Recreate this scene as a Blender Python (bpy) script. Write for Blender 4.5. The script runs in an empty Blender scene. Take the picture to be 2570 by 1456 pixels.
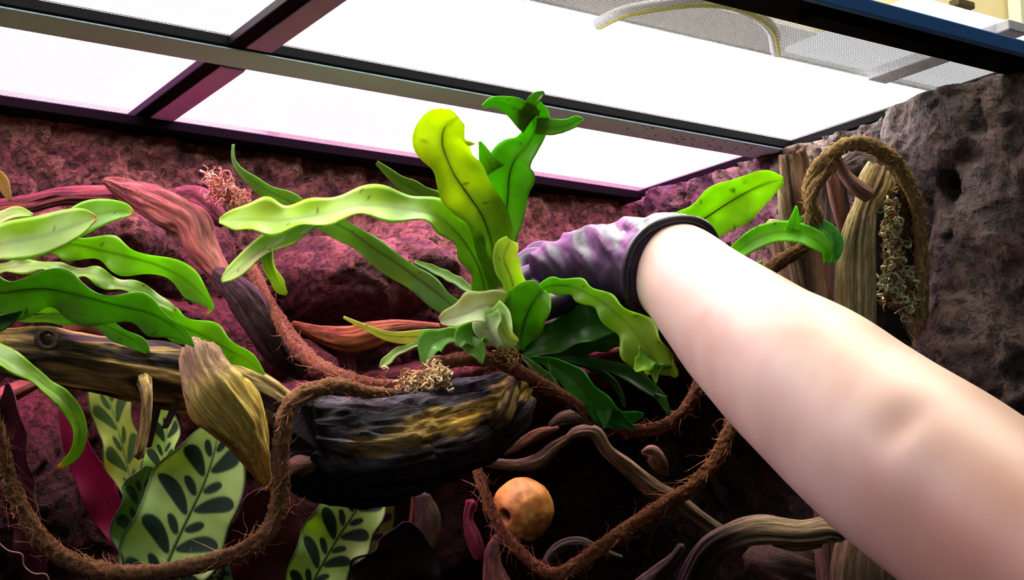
import bpy, math, random
import numpy as np
from mathutils import Matrix, Vector

# ------------------------------------------------------------------ camera
F, CX, CY = 3628.0, 1285.0, 728.0          # focal length and centre in pixels of a 2570 x 1456 frame
_Y = np.array([-1081-CX, -(1364-CY), -F]); _Y /= np.linalg.norm(_Y)
_X = np.array([7000-CX, -(1290-CY), -F]); _X -= _Y*(_X@_Y); _X /= np.linalg.norm(_X)
_Z = np.cross(_X, _Y)
R = np.array([_X, _Y, _Z])                 # camera axes -> world axes (x along back wall, y into the tank, z up)
scene = bpy.context.scene
COL = scene.collection
cam_d = bpy.data.cameras.new('camera'); cam = bpy.data.objects.new('camera', cam_d); COL.objects.link(cam)
cam_d.sensor_width = 36.0; cam_d.lens = 36.0*F/2570.0; cam_d.clip_start = 0.01
cam.matrix_world = Matrix([list(R[i])+[0.0] for i in range(3)]+[[0, 0, 0, 1]])
scene.camera = cam
# ------------------------------------------------------------------ world, exposure
w = bpy.data.worlds.new('world'); scene.world = w; w.use_nodes = True
w.node_tree.nodes['Background'].inputs[0].default_value = (1.0, 0.9, 0.8, 1)
w.node_tree.nodes['Background'].inputs[1].default_value = 0.02
scene.view_settings.view_transform = 'Standard'; scene.view_settings.look = 'None'
scene.view_settings.exposure = 0.0; scene.view_settings.gamma = 1.0
scene.view_settings.use_curve_mapping = False
rl = bpy.data.lights.new('wall_fill', 'AREA'); rl.energy = 45.0; rl.size = 0.8; rl.color = (1.0, 0.9, 0.74)
rlo = bpy.data.objects.new('wall_fill', rl); COL.objects.link(rlo); rlo.location = (0.7, 0.75, 1.30); rlo.rotation_euler = (math.radians(40), 0, 0)   # added unseen fill that brightens the room wall behind the tank
wl = bpy.data.lights.new('front_fill', 'AREA'); wl.energy = 7.0; wl.size = 1.0; wl.color = (0.75, 0.88, 1.0)
wlo = bpy.data.objects.new('front_fill', wl); COL.objects.link(wlo); wlo.location = (-0.4, -1.7, 1.1)   # added cool fill from the room side, brightens the front rail
wlo.rotation_euler = (math.radians(68), 0, math.radians(-14))
WHITE_LAMP = 27.0      # radiance of the white panel over the front half
PINK_LAMP = 16.0       # radiance of the plant-growth strip over the back half

# ------------------------------------------------------------------ helpers
rng = np.random.default_rng(7)
random.seed(7)
CEIL, BACK, RIGHT, FRONT = 0.30, 1.02, 0.796, 0.598   # underside of the lid, inner tank faces

def ray(px, py): return R@np.array([(px-CX)/F, -(py-CY)/F, -1.0])
def P(px, py, d): return ray(px, py)*d               # photo point at distance d
def onY(px, py, y): r = ray(px, py); return r*(y/r[1])
def onX(px, py, x): r = ray(px, py); return r*(x/r[0])
def onZ(px, py, z): r = ray(px, py); return r*(z/r[2])
CR, CU, CF = R[:, 0], R[:, 1], -R[:, 2]              # right, up, forward of the viewpoint

def lin(c):
    c = np.asarray(c, float)/255.0
    return np.where(c <= 0.04045, c/12.92, ((c+0.055)/1.055)**2.4)

def _hash(i, j, k, s):
    h = (i*374761393+j*668265263+k*2147483647+s*1274126177) & 0xffffffff
    h = ((h ^ (h >> 13))*1274126177) & 0xffffffff
    h = ((h ^ (h >> 16))*668265263) & 0xffffffff
    return ((h ^ (h >> 15)) & 0xffff)/32767.5-1.0
def vnoise(p, s=0):
    p = np.asarray(p, float); i = np.floor(p).astype(np.int64); f = p-i; f = f*f*f*(f*(f*6-15)+10)
    x, y, z = i[:, 0], i[:, 1], i[:, 2]; fx, fy, fz = f[:, 0], f[:, 1], f[:, 2]
    def L(a, b, t): return a+(b-a)*t
    return L(L(L(_hash(x, y, z, s), _hash(x+1, y, z, s), fx), L(_hash(x, y+1, z, s), _hash(x+1, y+1, z, s), fx), fy),
             L(L(_hash(x, y, z+1, s), _hash(x+1, y, z+1, s), fx), L(_hash(x, y+1, z+1, s), _hash(x+1, y+1, z+1, s), fx), fy), fz)
def fbm(p, o=4, s=0, g=0.5):
    p = np.asarray(p, float); a, r, n = 1.0, 0.0, 0.0
    for k in range(o):
        r = r+a*vnoise(p*(2.0**k)+17.3*k, s+k); n += a; a *= g
    return r/n
def sstep(a, b, x): t = np.clip((x-a)/(b-a), 0, 1); return t*t*(3-2*t)
def mixc(a, b, t): t = np.asarray(t)[..., None]; return np.asarray(a)*(1-t)+np.asarray(b)*t

def tag(o, label=None, cat=None, group=None, kind=None):
    if label: o['label'] = label
    if cat: o['category'] = cat
    if group: o['group'] = group
    if kind: o['kind'] = kind
    return o
def mesh_obj(name, V, Fc, mat, parent=None, tint=None, grain=None, smooth=True):
    me = bpy.data.meshes.new(name)
    me.from_pydata(np.asarray(V).tolist(), [], Fc.tolist() if hasattr(Fc, 'tolist') else Fc)
    if tint is not None:
        a = me.attributes.new('tint', 'FLOAT_COLOR', 'POINT')
        c = np.ones((len(V), 4)); c[:, :3] = np.clip(tint, 0, 4); a.data.foreach_set('color', c.ravel())
    if grain is not None:
        a = me.attributes.new('grain', 'FLOAT_VECTOR', 'POINT'); a.data.foreach_set('vector', np.asarray(grain, float).ravel())
    if smooth: me.polygons.foreach_set('use_smooth', [True]*len(me.polygons))
    me.update()
    o = bpy.data.objects.new(name, me); COL.objects.link(o)
    if mat: me.materials.append(mat)
    if parent: set_parent(o, parent)
    return o
def set_parent(o, p):
    o.parent = p
    o.matrix_parent_inverse = p_world(p).inverted()
def p_world(p):
    m = Matrix.Translation(p.location)
    return m if p.parent is None else p_world(p.parent) @ p.matrix_parent_inverse @ m
def empty(name, loc):
    o = bpy.data.objects.new(name, None); COL.objects.link(o); o.location = Vector(loc); o.empty_display_size = 0.02
    return o

def catmull(P0, n, closed=False):
    P0 = np.asarray(P0, float)
    seg = np.linalg.norm(np.diff(P0[:, :3]*np.array([1, 1, 3000.0 if P0.shape[1] > 3 else 1.0]), axis=0), axis=1)
    t = np.r_[0, np.cumsum(np.maximum(seg, 1e-6)**0.5)]
    ext = np.vstack([2*P0[0]-P0[1], P0, 2*P0[-1]-P0[-2]])
    te = np.r_[-t[1], t, 2*t[-1]-t[-2]]
    # spacing of samples by chord length
    L = np.r_[0, np.cumsum(seg+1e-6)]
    q = np.interp(np.linspace(0, L[-1], n), L, t)
    out = np.zeros((n, P0.shape[1]))
    for m, x in enumerate(q):
        i = min(max(np.searchsorted(t, x, side='right')-1, 0), len(t)-2)+1
        p0, p1, p2, p3 = ext[i-1:i+3]; t0, t1, t2, t3 = te[i-1:i+3]
        a1 = (t1-x)/(t1-t0)*p0+(x-t0)/(t1-t0)*p1; a2 = (t2-x)/(t2-t1)*p1+(x-t1)/(t2-t1)*p2; a3 = (t3-x)/(t3-t2)*p2+(x-t2)/(t3-t2)*p3
        b1 = (t2-x)/(t2-t0)*a1+(x-t0)/(t2-t0)*a2; b2 = (t3-x)/(t3-t1)*a2+(x-t1)/(t3-t1)*a3
        out[m] = (t2-x)/(t2-t1)*b1+(x-t1)/(t2-t1)*b2
    return out
def frames(C):
    T = np.gradient(C, axis=0); T /= np.linalg.norm(T, axis=1)[:, None]+1e-12
    N = np.zeros_like(C); n = np.cross(T[0], CF); n /= np.linalg.norm(n)+1e-12
    for i in range(len(C)):
        n = n-T[i]*(n@T[i]); n /= np.linalg.norm(n)+1e-12; N[i] = n
    return T, N, np.cross(T, N)
def grid_faces(nu, nv, wrap=False):
    i = np.arange(nu-1)[:, None]; j = np.arange(nv if wrap else nv-1)[None, :]
    a = i*nv+j; b = i*nv+(j+1) % nv; c = (i+1)*nv+(j+1) % nv; d = (i+1)*nv+j
    return np.stack([a, b, c, d], -1).reshape(-1, 4)
def px3(S):            # samples (x, y, d, w px) -> centres and radii in metres
    C = np.array([P(s[0], s[1], s[2]) for s in S]); return C, np.abs(S[:, 3])*S[:, 2]/F

# ------------------------------------------------------------------ materials
def new_mat(name):
    m = bpy.data.materials.new(name); m.use_nodes = True; nt = m.node_tree
    return m, nt, nt.nodes['Principled BSDF'], nt.nodes['Material Output']
def nd(nt, t, **kw):
    n = nt.nodes.new(t)
    for k, v in kw.items():
        if k in n.inputs: n.inputs[k].default_value = v
        else: setattr(n, k, v)
    return n
def flat_mat(name, rgb, rough=0.5, metal=0.0, bump=0.0, bscale=200.0, spec=0.5, coat=0.0, var=0.15):
    m, nt, b, o = new_mat(name)
    tc = nd(nt, 'ShaderNodeTexCoord'); nz = nd(nt, 'ShaderNodeTexNoise', Scale=bscale, Detail=4.0)
    nt.links.new(tc.outputs['Object'], nz.inputs['Vector'])
    c = lin(rgb); mx = nd(nt, 'ShaderNodeMix', data_type='RGBA', blend_type='MIX')
    mx.inputs[6].default_value = (*(c*(1-var)), 1); mx.inputs[7].default_value = (*np.clip(c*(1+var), 0, 1), 1)
    nt.links.new(nz.outputs['Fac'], mx.inputs[0]); nt.links.new(mx.outputs[2], b.inputs['Base Color'])
    b.inputs['Roughness'].default_value = rough; b.inputs['Metallic'].default_value = metal
    b.inputs['Specular IOR Level'].default_value = spec; b.inputs['Coat Weight'].default_value = coat
    if bump:
        bp = nd(nt, 'ShaderNodeBump', Strength=bump, Distance=0.001)
        nt.links.new(nz.outputs['Fac'], bp.inputs['Height']); nt.links.new(bp.outputs[0], b.inputs['Normal'])
    return m
def tint_mat(name, rough=0.75, n1=(60, 60, 60), n2=(300, 300, 300), amt=0.5, bump=0.6, dist=0.002, spec=0.4, src='grain', coat=0.0, grit=0.0):
    """colour of the thing (attribute tint) times two scales of grain noise, with matching relief"""
    m, nt, b, o = new_mat(name)
    at = nd(nt, 'ShaderNodeAttribute', attribute_name='tint')
    if src == 'grain':
        g = nd(nt, 'ShaderNodeAttribute', attribute_name='grain'); gv = g.outputs['Vector']
    else:
        g = nd(nt, 'ShaderNodeTexCoord'); gv = g.outputs['Object']
    hs = []
    for sc in (n1, n2):
        vm = nd(nt, 'ShaderNodeVectorMath', operation='MULTIPLY'); vm.inputs[1].default_value = sc
        nt.links.new(gv, vm.inputs[0])
        nz = nd(nt, 'ShaderNodeTexNoise', Scale=1.0, Detail=6.0, Roughness=0.65); nt.links.new(vm.outputs[0], nz.inputs['Vector'])
        hs.append(nz.outputs['Fac'])
    ad = nd(nt, 'ShaderNodeMath', operation='ADD'); nt.links.new(hs[0], ad.inputs[0]); nt.links.new(hs[1], ad.inputs[1])
    mr = nd(nt, 'ShaderNodeMapRange'); mr.inputs[1].default_value = 0.7; mr.inputs[2].default_value = 1.3
    mr.inputs[3].default_value = 1-amt; mr.inputs[4].default_value = 1+amt*0.7
    nt.links.new(ad.outputs[0], mr.inputs[0])
    vs = nd(nt, 'ShaderNodeVectorMath', operation='SCALE'); nt.links.new(at.outputs['Color'], vs.inputs[0]); nt.links.new(mr.outputs[0], vs.inputs['Scale'])
    nt.links.new(vs.outputs[0], b.inputs['Base Color'])
    b.inputs['Roughness'].default_value = rough; b.inputs['Specular IOR Level'].default_value = spec; b.inputs['Coat Weight'].default_value = coat
    b.inputs['Coat Roughness'].default_value = 0.2
    bp = nd(nt, 'ShaderNodeBump', Strength=bump, Distance=dist)
    nt.links.new(ad.outputs[0], bp.inputs['Height']); nt.links.new(bp.outputs[0], b.inputs['Normal'])
    if grit:                                  # hard little pits and grains of cast rock
        gz = nd(nt, 'ShaderNodeTexNoise', Scale=grit, Detail=3.0, Roughness=0.5, Distortion=0.6); nt.links.new(gv, gz.inputs['Vector'])
        gm = nd(nt, 'ShaderNodeMapRange'); gm.inputs[1].default_value = 0.40; gm.inputs[2].default_value = 0.50; nt.links.new(gz.outputs['Fac'], gm.inputs[0])
        gk = nd(nt, 'ShaderNodeMapRange'); gk.inputs[3].default_value = 0.45; gk.inputs[4].default_value = 1.1; nt.links.new(gm.outputs[0], gk.inputs[0])
        v2 = nd(nt, 'ShaderNodeVectorMath', operation='SCALE'); nt.links.new(vs.outputs[0], v2.inputs[0]); nt.links.new(gk.outputs[0], v2.inputs['Scale'])
        nt.links.new(v2.outputs[0], b.inputs['Base Color'])
        b2 = nd(nt, 'ShaderNodeBump', Strength=1.0, Distance=0.0022); nt.links.new(gm.outputs[0], b2.inputs['Height']); nt.links.new(bp.outputs[0], b2.inputs['Normal'])
        nt.links.new(b2.outputs[0], b.inputs['Normal'])
    return m
def leaf_mat(name, rough=0.3, trans=0.35, spec=0.5):
    m, nt, b, o = new_mat(name)
    at = nd(nt, 'ShaderNodeAttribute', attribute_name='tint')
    g = nd(nt, 'ShaderNodeAttribute', attribute_name='grain')
    vm = nd(nt, 'ShaderNodeVectorMath', operation='MULTIPLY'); vm.inputs[1].default_value = (120, 900, 1)
    nt.links.new(g.outputs['Vector'], vm.inputs[0])
    nz = nd(nt, 'ShaderNodeTexNoise', Scale=1.0, Detail=3.0); nt.links.new(vm.outputs[0], nz.inputs['Vector'])
    tc = nd(nt, 'ShaderNodeTexCoord'); n2 = nd(nt, 'ShaderNodeTexNoise', Scale=60.0, Detail=3.0); nt.links.new(tc.outputs['Object'], n2.inputs['Vector'])
    mr = nd(nt, 'ShaderNodeMapRange'); mr.inputs[1].default_value = 0.3; mr.inputs[2].default_value = 0.7; mr.inputs[3].default_value = 0.85; mr.inputs[4].default_value = 1.12
    nt.links.new(n2.outputs['Fac'], mr.inputs[0])
    vs = nd(nt, 'ShaderNodeVectorMath', operation='SCALE'); nt.links.new(at.outputs['Color'], vs.inputs[0]); nt.links.new(mr.outputs[0], vs.inputs['Scale'])
    nt.links.new(vs.outputs[0], b.inputs['Base Color']); b.inputs['Roughness'].default_value = rough; b.inputs['Specular IOR Level'].default_value = spec
    bp = nd(nt, 'ShaderNodeBump', Strength=0.15, Distance=0.0006); nt.links.new(nz.outputs['Fac'], bp.inputs['Height']); nt.links.new(bp.outputs[0], b.inputs['Normal'])
    tr = nd(nt, 'ShaderNodeBsdfTranslucent'); tg = nd(nt, 'ShaderNodeVectorMath', operation='MULTIPLY'); tg.inputs[1].default_value = (1.22, 1.16, 0.42)
    nt.links.new(vs.outputs[0], tg.inputs[0]); nt.links.new(tg.outputs[0], tr.inputs['Color'])
    mx = nd(nt, 'ShaderNodeMixShader'); mx.inputs[0].default_value = trans
    nt.links.new(b.outputs[0], mx.inputs[1]); nt.links.new(tr.outputs[0], mx.inputs[2]); nt.links.new(mx.outputs[0], o.inputs['Surface'])
    return m
def emit_mat(name, rgb, k):
    m, nt, b, o = new_mat(name)
    e = nd(nt, 'ShaderNodeEmission'); e.inputs[0].default_value = (*rgb, 1); e.inputs[1].default_value = k
    nt.links.new(e.outputs[0], o.inputs['Surface']); nt.nodes.remove(b); return m

M_WOOD = tint_mat('driftwood_grain', 0.8, (170, 170, 14), (800, 800, 70), 0.8, 1.0, 0.0036)
M_CHAR = tint_mat('charred_bark', 0.62, (150, 150, 24), (700, 700, 160), 0.95, 1.0, 0.005, 0.18)
M_ROPE = tint_mat('coconut_fibre', 0.95, (420, 420, 420), (1300, 1300, 1300), 0.75, 1.0, 0.003, 0.1)
M_FIBRE = tint_mat('loose_fibre', 0.9, (200, 200, 200), (600, 600, 600), 0.3, 0.2, 0.0005, 0.2, src='object')
M_ROCK = tint_mat('moulded_rock_wall', 0.82, (70, 70, 70), (330, 330, 330), 0.7, 1.0, 0.0065, 0.3, src='object', grit=190.0)
M_ROCKWET = tint_mat('wet_lava_rock_wall', 0.62, (90, 90, 90), (420, 420, 420), 0.7, 1.0, 0.007, 0.5, src='object', grit=170.0)
M_LEAF = leaf_mat('fern_frond', 0.36, 0.48, 0.3)
M_CALA = leaf_mat('patterned_leaf', 0.42, 0.3, 0.4)
M_MOSS = tint_mat('dried_moss', 0.9, (300, 300, 300), (900, 900, 900), 0.3, 0.2, 0.0005, 0.2, src='object')
M_BLACK = flat_mat('black_frame', (3, 3, 4), 0.6, spec=0.03)
M_RAIL = flat_mat('lit_rail_underside', (186, 218, 255), 0.6, 0.0, 0.05, 600, 0.2)  # light bounced onto the underside put into a paler colour
M_RAILP = flat_mat('mauve_rail_reflection', (200, 150, 236), 0.6, 0.0, 0.05, 600, 0.2)  # mauve reflection on the underside put into the colour
M_BLUE = flat_mat('dark_blue_front_rail', (60, 112, 176), 0.4, spec=0.4)
M_WIRE = flat_mat('mesh_wire', (120, 120, 122), 0.5, 0.3)
M_SOIL = tint_mat('soil', 0.95, (60, 60, 60), (300, 300, 300), 0.6, 1.0, 0.004, 0.2, src='object')

# ------------------------------------------------------------------ builders
def tube(name, pts, mat, parent=None, tint=(120, 90, 60), nseg=48, nlen=None, rough=(0.12, 0.05), lump=0.08, kA=2.0, along=8.0,
         seed=0, flat=1.0, ends=(0.6, 0.6), tintfn=None, gscale=1.0, broken=0.0):
    """organic branch, root or rope: pts = (x px, y px, distance m, half width px)"""
    pts = np.asarray(pts, float)
    Lpx = np.linalg.norm(np.diff(pts[:, :2], axis=0), axis=1).sum()
    n = nlen or int(max(10, min(260, Lpx/4)))
    S = catmull(pts, n); C, r = px3(S); T, N, B = frames(C)
    u = np.r_[0, np.cumsum(np.linalg.norm(np.diff(C, axis=0), axis=1))]
    th = np.linspace(0, 2*np.pi, nseg, endpoint=False)
    ct, st = np.cos(th), np.sin(th)
    U = np.repeat(u, nseg); CT, ST = np.tile(ct, n), np.tile(st, n); RR = np.repeat(r, nseg)
    q = np.stack([CT*kA, ST*kA, U*along], 1)
    d1 = fbm(q+seed*3.1, 3, seed)                                    # lengthwise ridges
    d2 = fbm(np.stack([CT*kA*4, ST*kA*4, U*along*5], 1), 3, seed+9)
    d3 = fbm(np.stack([CT, ST, U*30], 1)*1.3+seed, 2, seed+21)       # swellings
    ridge = 1-2*np.abs(d1)
    dis = 1+lump*d3+rough[0]*ridge*1.0-rough[0]*0.5+rough[1]*d2
    ring = (np.repeat(N, nseg, 0)*CT[:, None]+np.repeat(B, nseg, 0)*(ST*flat)[:, None])
    V = np.repeat(C, nseg, 0)+ring*(RR*dis)[:, None]
    if broken:
        k = fbm(np.stack([CT*3, ST*3, U*0+seed], 1), 3, seed+5)*broken
        e = np.exp(-(u[-1]-U)/broken)*1.0
        e0 = np.exp(-U/broken)
        V = V+np.repeat(T, nseg, 0)*(k*(e-e0))[:, None]
    grain = np.stack([CT*RR*gscale, ST*RR*gscale, U], 1)+seed*0.37
    if tintfn is not None: tc = tintfn(U/u[-1], np.tile(th, n), V, ridge, d2)
    else: tc = lin(tint)*(1+0.35*d2+0.25*d1)[:, None]
    Fc = grid_faces(n, nseg, True).tolist()
    base = len(V); caps = []
    for k, e in ((0, ends[0]), (n-1, ends[1])):
        c0 = C[k]+T[k]*(-1 if k == 0 else 1)*r[k]*e
        caps.append(c0); i = base+len(caps)-1
        for j in range(nseg):
            a, b2 = k*nseg+j, k*nseg+(j+1) % nseg
            Fc.append([b2, a, i] if k == 0 else [a, b2, i])
    V = np.vstack([V, caps]); tc = np.vstack([tc, tc[:1], tc[-1:]]); grain = np.vstack([grain, grain[:1], grain[-1:]])
    return mesh_obj(name, V, Fc, mat, parent, tc, grain)

def strand_mesh(paths, rad, cols):
    """many thin three-sided fibres: paths list of (k,3)"""
    V, Fc, T = [], [], []
    for p, c in zip(paths, cols):
        p = np.asarray(p); k = len(p); t = np.gradient(p, axis=0); t /= np.linalg.norm(t, axis=1)[:, None]+1e-9
        a = np.cross(t, [0.31, 0.52, 0.79]); a /= np.linalg.norm(a, axis=1)[:, None]+1e-9; b = np.cross(t, a)
        base = len(V)
        for i in range(k):
            rr = rad*(1.0-0.8*i/(k-1))
            for j in range(3):
                an = j*2.094; V.append(p[i]+(a[i]*math.cos(an)+b[i]*math.sin(an))*rr); T.append(c)
        for i in range(k-1):
            for j in range(3):
                Fc.append([base+i*3+j, base+i*3+(j+1) % 3, base+i*3+3+(j+1) % 3, base+i*3+3+j])
    return np.array(V), Fc, np.array(T)

def rope(name, label, pts, tint=(182, 130, 92), fibres=160, parent=None, seed=1, part=None, group='coconut fibre vines', length=0.014):
    pts = np.asarray(pts, float)
    root = parent or empty(name, P(*pts[len(pts)//2, :3]))
    if not parent: tag(root, label, 'vine', group)
    tube(part or 'rope_core', pts, M_ROPE, root, tint, nseg=24, rough=(0.22, 0.24), lump=0.2, kA=2.2, along=150, seed=seed, ends=(0.5, 0.5),
         nlen=int(np.linalg.norm(np.diff(pts[:, :2], axis=0), axis=1).sum()/3.5))
    S = catmull(pts, 200); C, r = px3(S); T, N, B = frames(C); rg = np.random.default_rng(seed)
    paths, cols = [], []
    for k in range(fibres*3):
        i = rg.integers(2, 198); a = rg.uniform(0, 6.283); nrm = N[i]*math.cos(a)+B[i]*math.sin(a)
        L = length*rg.uniform(0.2, 1.0)**(1.6 if k % 9 == 0 else 7); tg = T[i]*rg.choice([-1, 1]); cv = rg.normal(0, 0.5, 3)
        q = [C[i]+nrm*r[i]*0.92+(tg*s*rg.uniform(0.6, 1.0)+nrm*(0.55*s)+cv*s*s*0.6)*L for s in np.linspace(0, 1, 5)]
        paths.append(q); cols.append(lin(np.array(tint)*rg.uniform(0.8, 1.5)))
    V, Fc, tc = strand_mesh(paths, 0.00026, cols)
    f = mesh_obj('fibres', V, Fc, M_FIBRE, root, tc); f['kind'] = 'stuff'
    return root

def clump(name, label, centres, n, size, cols, seed=3, cat='moss', rad=0.0009):
    rg = np.random.default_rng(seed); paths, cc = [], []
    for k in range(n):
        c = centres[rg.integers(len(centres))]; o = P(c[0]+rg.normal(0, c[3]), c[1]+rg.normal(0, c[4]), c[2]+rg.normal(0, 0.004))
        d = rg.normal(0, 1, 3); d /= np.linalg.norm(d); e = rg.normal(0, 1, 3); L = size*rg.uniform(0.4, 1.2)
        f_ = np.cross(d, e); f_ /= np.linalg.norm(f_)+1e-9; k2 = rg.uniform(4, 9)
        paths.append([o+(d*s*0.7+f_*0.28*np.sin(s*k2)+np.cross(f_, d)*0.28*(1-np.cos(s*k2)))*L for s in np.linspace(0, 1, 7)])
        cc.append(lin(np.array(cols[rg.integers(len(cols))])*rg.uniform(0.8, 1.15)))
    V, Fc, tc = strand_mesh(paths, rad, cc)
    o = mesh_obj(name, V, Fc, M_MOSS, None, tc); return tag(o, label, cat, None, 'stuff')

def strip(pts, across=11, wave=0.0, freq=5.0, curl=0.25, tilt=0.0, seed=0, thick=0.0006, nlen=None):
    """one blade: pts = (x, y, distance, half width px[, tilt deg]); returns V, F, (u, s) and spine"""
    pts = [tuple(p)+((tilt,) if len(p) == 4 else ()) for p in pts]; pts = np.asarray(pts, float)
    Lp = np.linalg.norm(np.diff(pts[:, :2], axis=0), axis=1).sum()
    n = nlen or int(max(10, min(140, Lp/6)))
    S = catmull(pts, n); C, r = px3(S); r = np.maximum(r, 0.0002)
    dx = np.gradient(S[:, 0]); dy = np.gradient(S[:, 1]); l = np.hypot(dx, dy)+1e-9
    side = (-dy/l)[:, None]*CR[None]*1.0+(-dx/l)[:, None]*CU[None]    # perpendicular in the view plane
    tl = np.tan(np.radians(np.clip(S[:, 4], -78, 78)))[:, None]
    side = side+CF[None]*tl
    T = np.gradient(C, axis=0); T /= np.linalg.norm(T, axis=1)[:, None]+1e-12
    Nn = np.cross(T, side); Nn /= np.linalg.norm(Nn, axis=1)[:, None]+1e-12
    sg = np.sign(-(Nn@CF)); sg[sg == 0] = 1; Nn = Nn*sg[:, None]
    for i in range(1, n):
        if Nn[i]@Nn[i-1] < 0: Nn[i] *= -1
    s = np.linspace(-1, 1, across)
    u = np.r_[0, np.cumsum(np.linalg.norm(np.diff(C, axis=0), axis=1))]
    U = np.repeat(u, across); Sx = np.tile(s, n); RR = np.repeat(r, across)
    ph = seed*1.7
    wv = wave*RR*np.abs(Sx)**1.7*np.sin(U/u[-1]*freq*6.283+ph+np.where(Sx > 0, 1.4, 0)+1.2*np.sin(U*40+ph))
    bend = curl*RR*(0.5-Sx*Sx)
    V = np.repeat(C, across, 0)+np.repeat(side, across, 0)*(Sx*RR*(1+(0.04+0.35*wave)*np.sin(U/u[-1]*freq*6.283+ph+np.where(Sx > 0, 0.4, 2.6)+1.2*np.sin(U*40+ph))*np.minimum(1, 6*(1-U/u[-1]))))[:, None]+np.repeat(Nn, across, 0)*(wv-bend)[:, None]
    G = V.reshape(n, across, 3); du = np.gradient(G, axis=0); dv = np.gradient(G, axis=1)
    nn = np.cross(du, dv).reshape(-1, 3); nn /= np.linalg.norm(nn, axis=1)[:, None]+1e-12
    top, bot = V+nn*thick/2, V-nn*thick/2
    f1 = grid_faces(n, across); m = len(V); f2 = f1[:, ::-1]+m
    rim = np.r_[np.arange(across), np.arange(2, n)*across-1, n*across-1-np.arange(across), (np.arange(n-1, 0, -1))*across]
    rim = rim[np.r_[True, np.diff(rim) != 0]]
    nx = np.roll(rim, -1); f3 = np.stack([nx, rim, rim+m, nx+m], 1)[:-1]
    return np.vstack([top, bot]), np.vstack([f1, f2, f3]), np.tile(U/u[-1], 2), np.tile(Sx, 2), np.tile(U, 2), np.tile(RR, 2), C, Nn, r
def frond(parent, strips, col, col2=None, name='frond', mat=None, rib=True, ribcol=None, seed=0, tintfn=None, label=None, edge=None, **kw):
    """a leaf of one or more joined blades (forked tips) with its midrib"""
    Vs, Fs, ts, gs, off = [], [], [], [], 0
    col2 = col if col2 is None else col2
    first = None
    for k, st in enumerate(strips):
        kw2 = dict(kw)
        if k: kw2['freq'] = kw.get('freq', 5.0)*0.3; kw2['wave'] = kw.get('wave', 0.0)*0.7
        V, Fc, U, Sx, Um, RR, C, Nn, r = strip(st, seed=seed+k, **kw2)
        if k == 0: first = (C, Nn, r)
        if tintfn: tc = tintfn(U, Sx, V, Um)
        else:
            nz = fbm(V*55+seed, 3, seed)
            tc = mixc(lin(col), lin(col2), sstep(0, 1, U+0.25*nz))*(1+0.18*nz)[:, None]
            tc = mixc(tc, tc*1.35, sstep(0.8, 1.0, np.abs(Sx)))
            tc = mixc(tc, tc*0.55, np.exp(-(Sx/0.06)**2)*0.6)
            sp = vnoise(V*420, seed+3); tc = mixc(tc, lin((70, 60, 25)), sstep(0.86, 0.92, sp)*0.8)
            if edge is not None: tc = mixc(tc, lin(edge), sstep(0.975, 1.0, U)*0.8)
        Vs.append(V); Fs.append(Fc+off); ts.append(tc); gs.append(np.stack([Sx*RR, Um, Um*0], 1)); off += len(V)
    o = mesh_obj(name, np.vstack(Vs), np.vstack(Fs), mat or M_LEAF, parent, np.vstack(ts), np.vstack(gs))
    if label: o['label'] = label
    if rib and first is not None and len(first[0]) > 6:
        C, Nn, r = first; k = len(C); Cc = C+Nn*(-kw.get('curl', 0.25)*0.5*r[:, None]); Tn, N1, B1 = frames(Cc)
        sel = np.arange(0, int(k*0.93)); rad = np.clip(r*0.05, 0.0003, 0.0011)*np.linspace(1, 0.35, k)
        th = np.linspace(0, 2*np.pi, 6, endpoint=False)
        V = (Cc[sel, None]+N1[sel, None]*np.cos(th)[None, :, None]*rad[sel, None, None]+B1[sel, None]*np.sin(th)[None, :, None]*rad[sel, None, None]).reshape(-1, 3)
        rc = lin(ribcol) if ribcol is not None else lin(col)*0.5
        mesh_obj('midrib', V, grid_faces(len(sel), 6, True), M_LEAF, o, np.tile(rc, (len(V), 1)), V)
    return o
def box(V0, V1):
    x0, y0, z0 = V0; x1, y1, z1 = V1
    v = [(x0, y0, z0), (x1, y0, z0), (x1, y1, z0), (x0, y1, z0), (x0, y0, z1), (x1, y0, z1), (x1, y1, z1), (x0, y1, z1)]
    f = [(3, 2, 1, 0), (4, 5, 6, 7), (0, 1, 5, 4), (1, 2, 6, 5), (2, 3, 7, 6), (3, 0, 4, 7)]
    return v, f
def box_obj(name, V0, V1, mat, parent=None, bev=0.0):
    v, f = box(V0, V1); o = mesh_obj(name, v, f, mat, parent, smooth=False)
    if bev:
        b = o.modifiers.new('bevel', 'BEVEL'); b.width = bev; b.segments = 2
    return o

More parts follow.
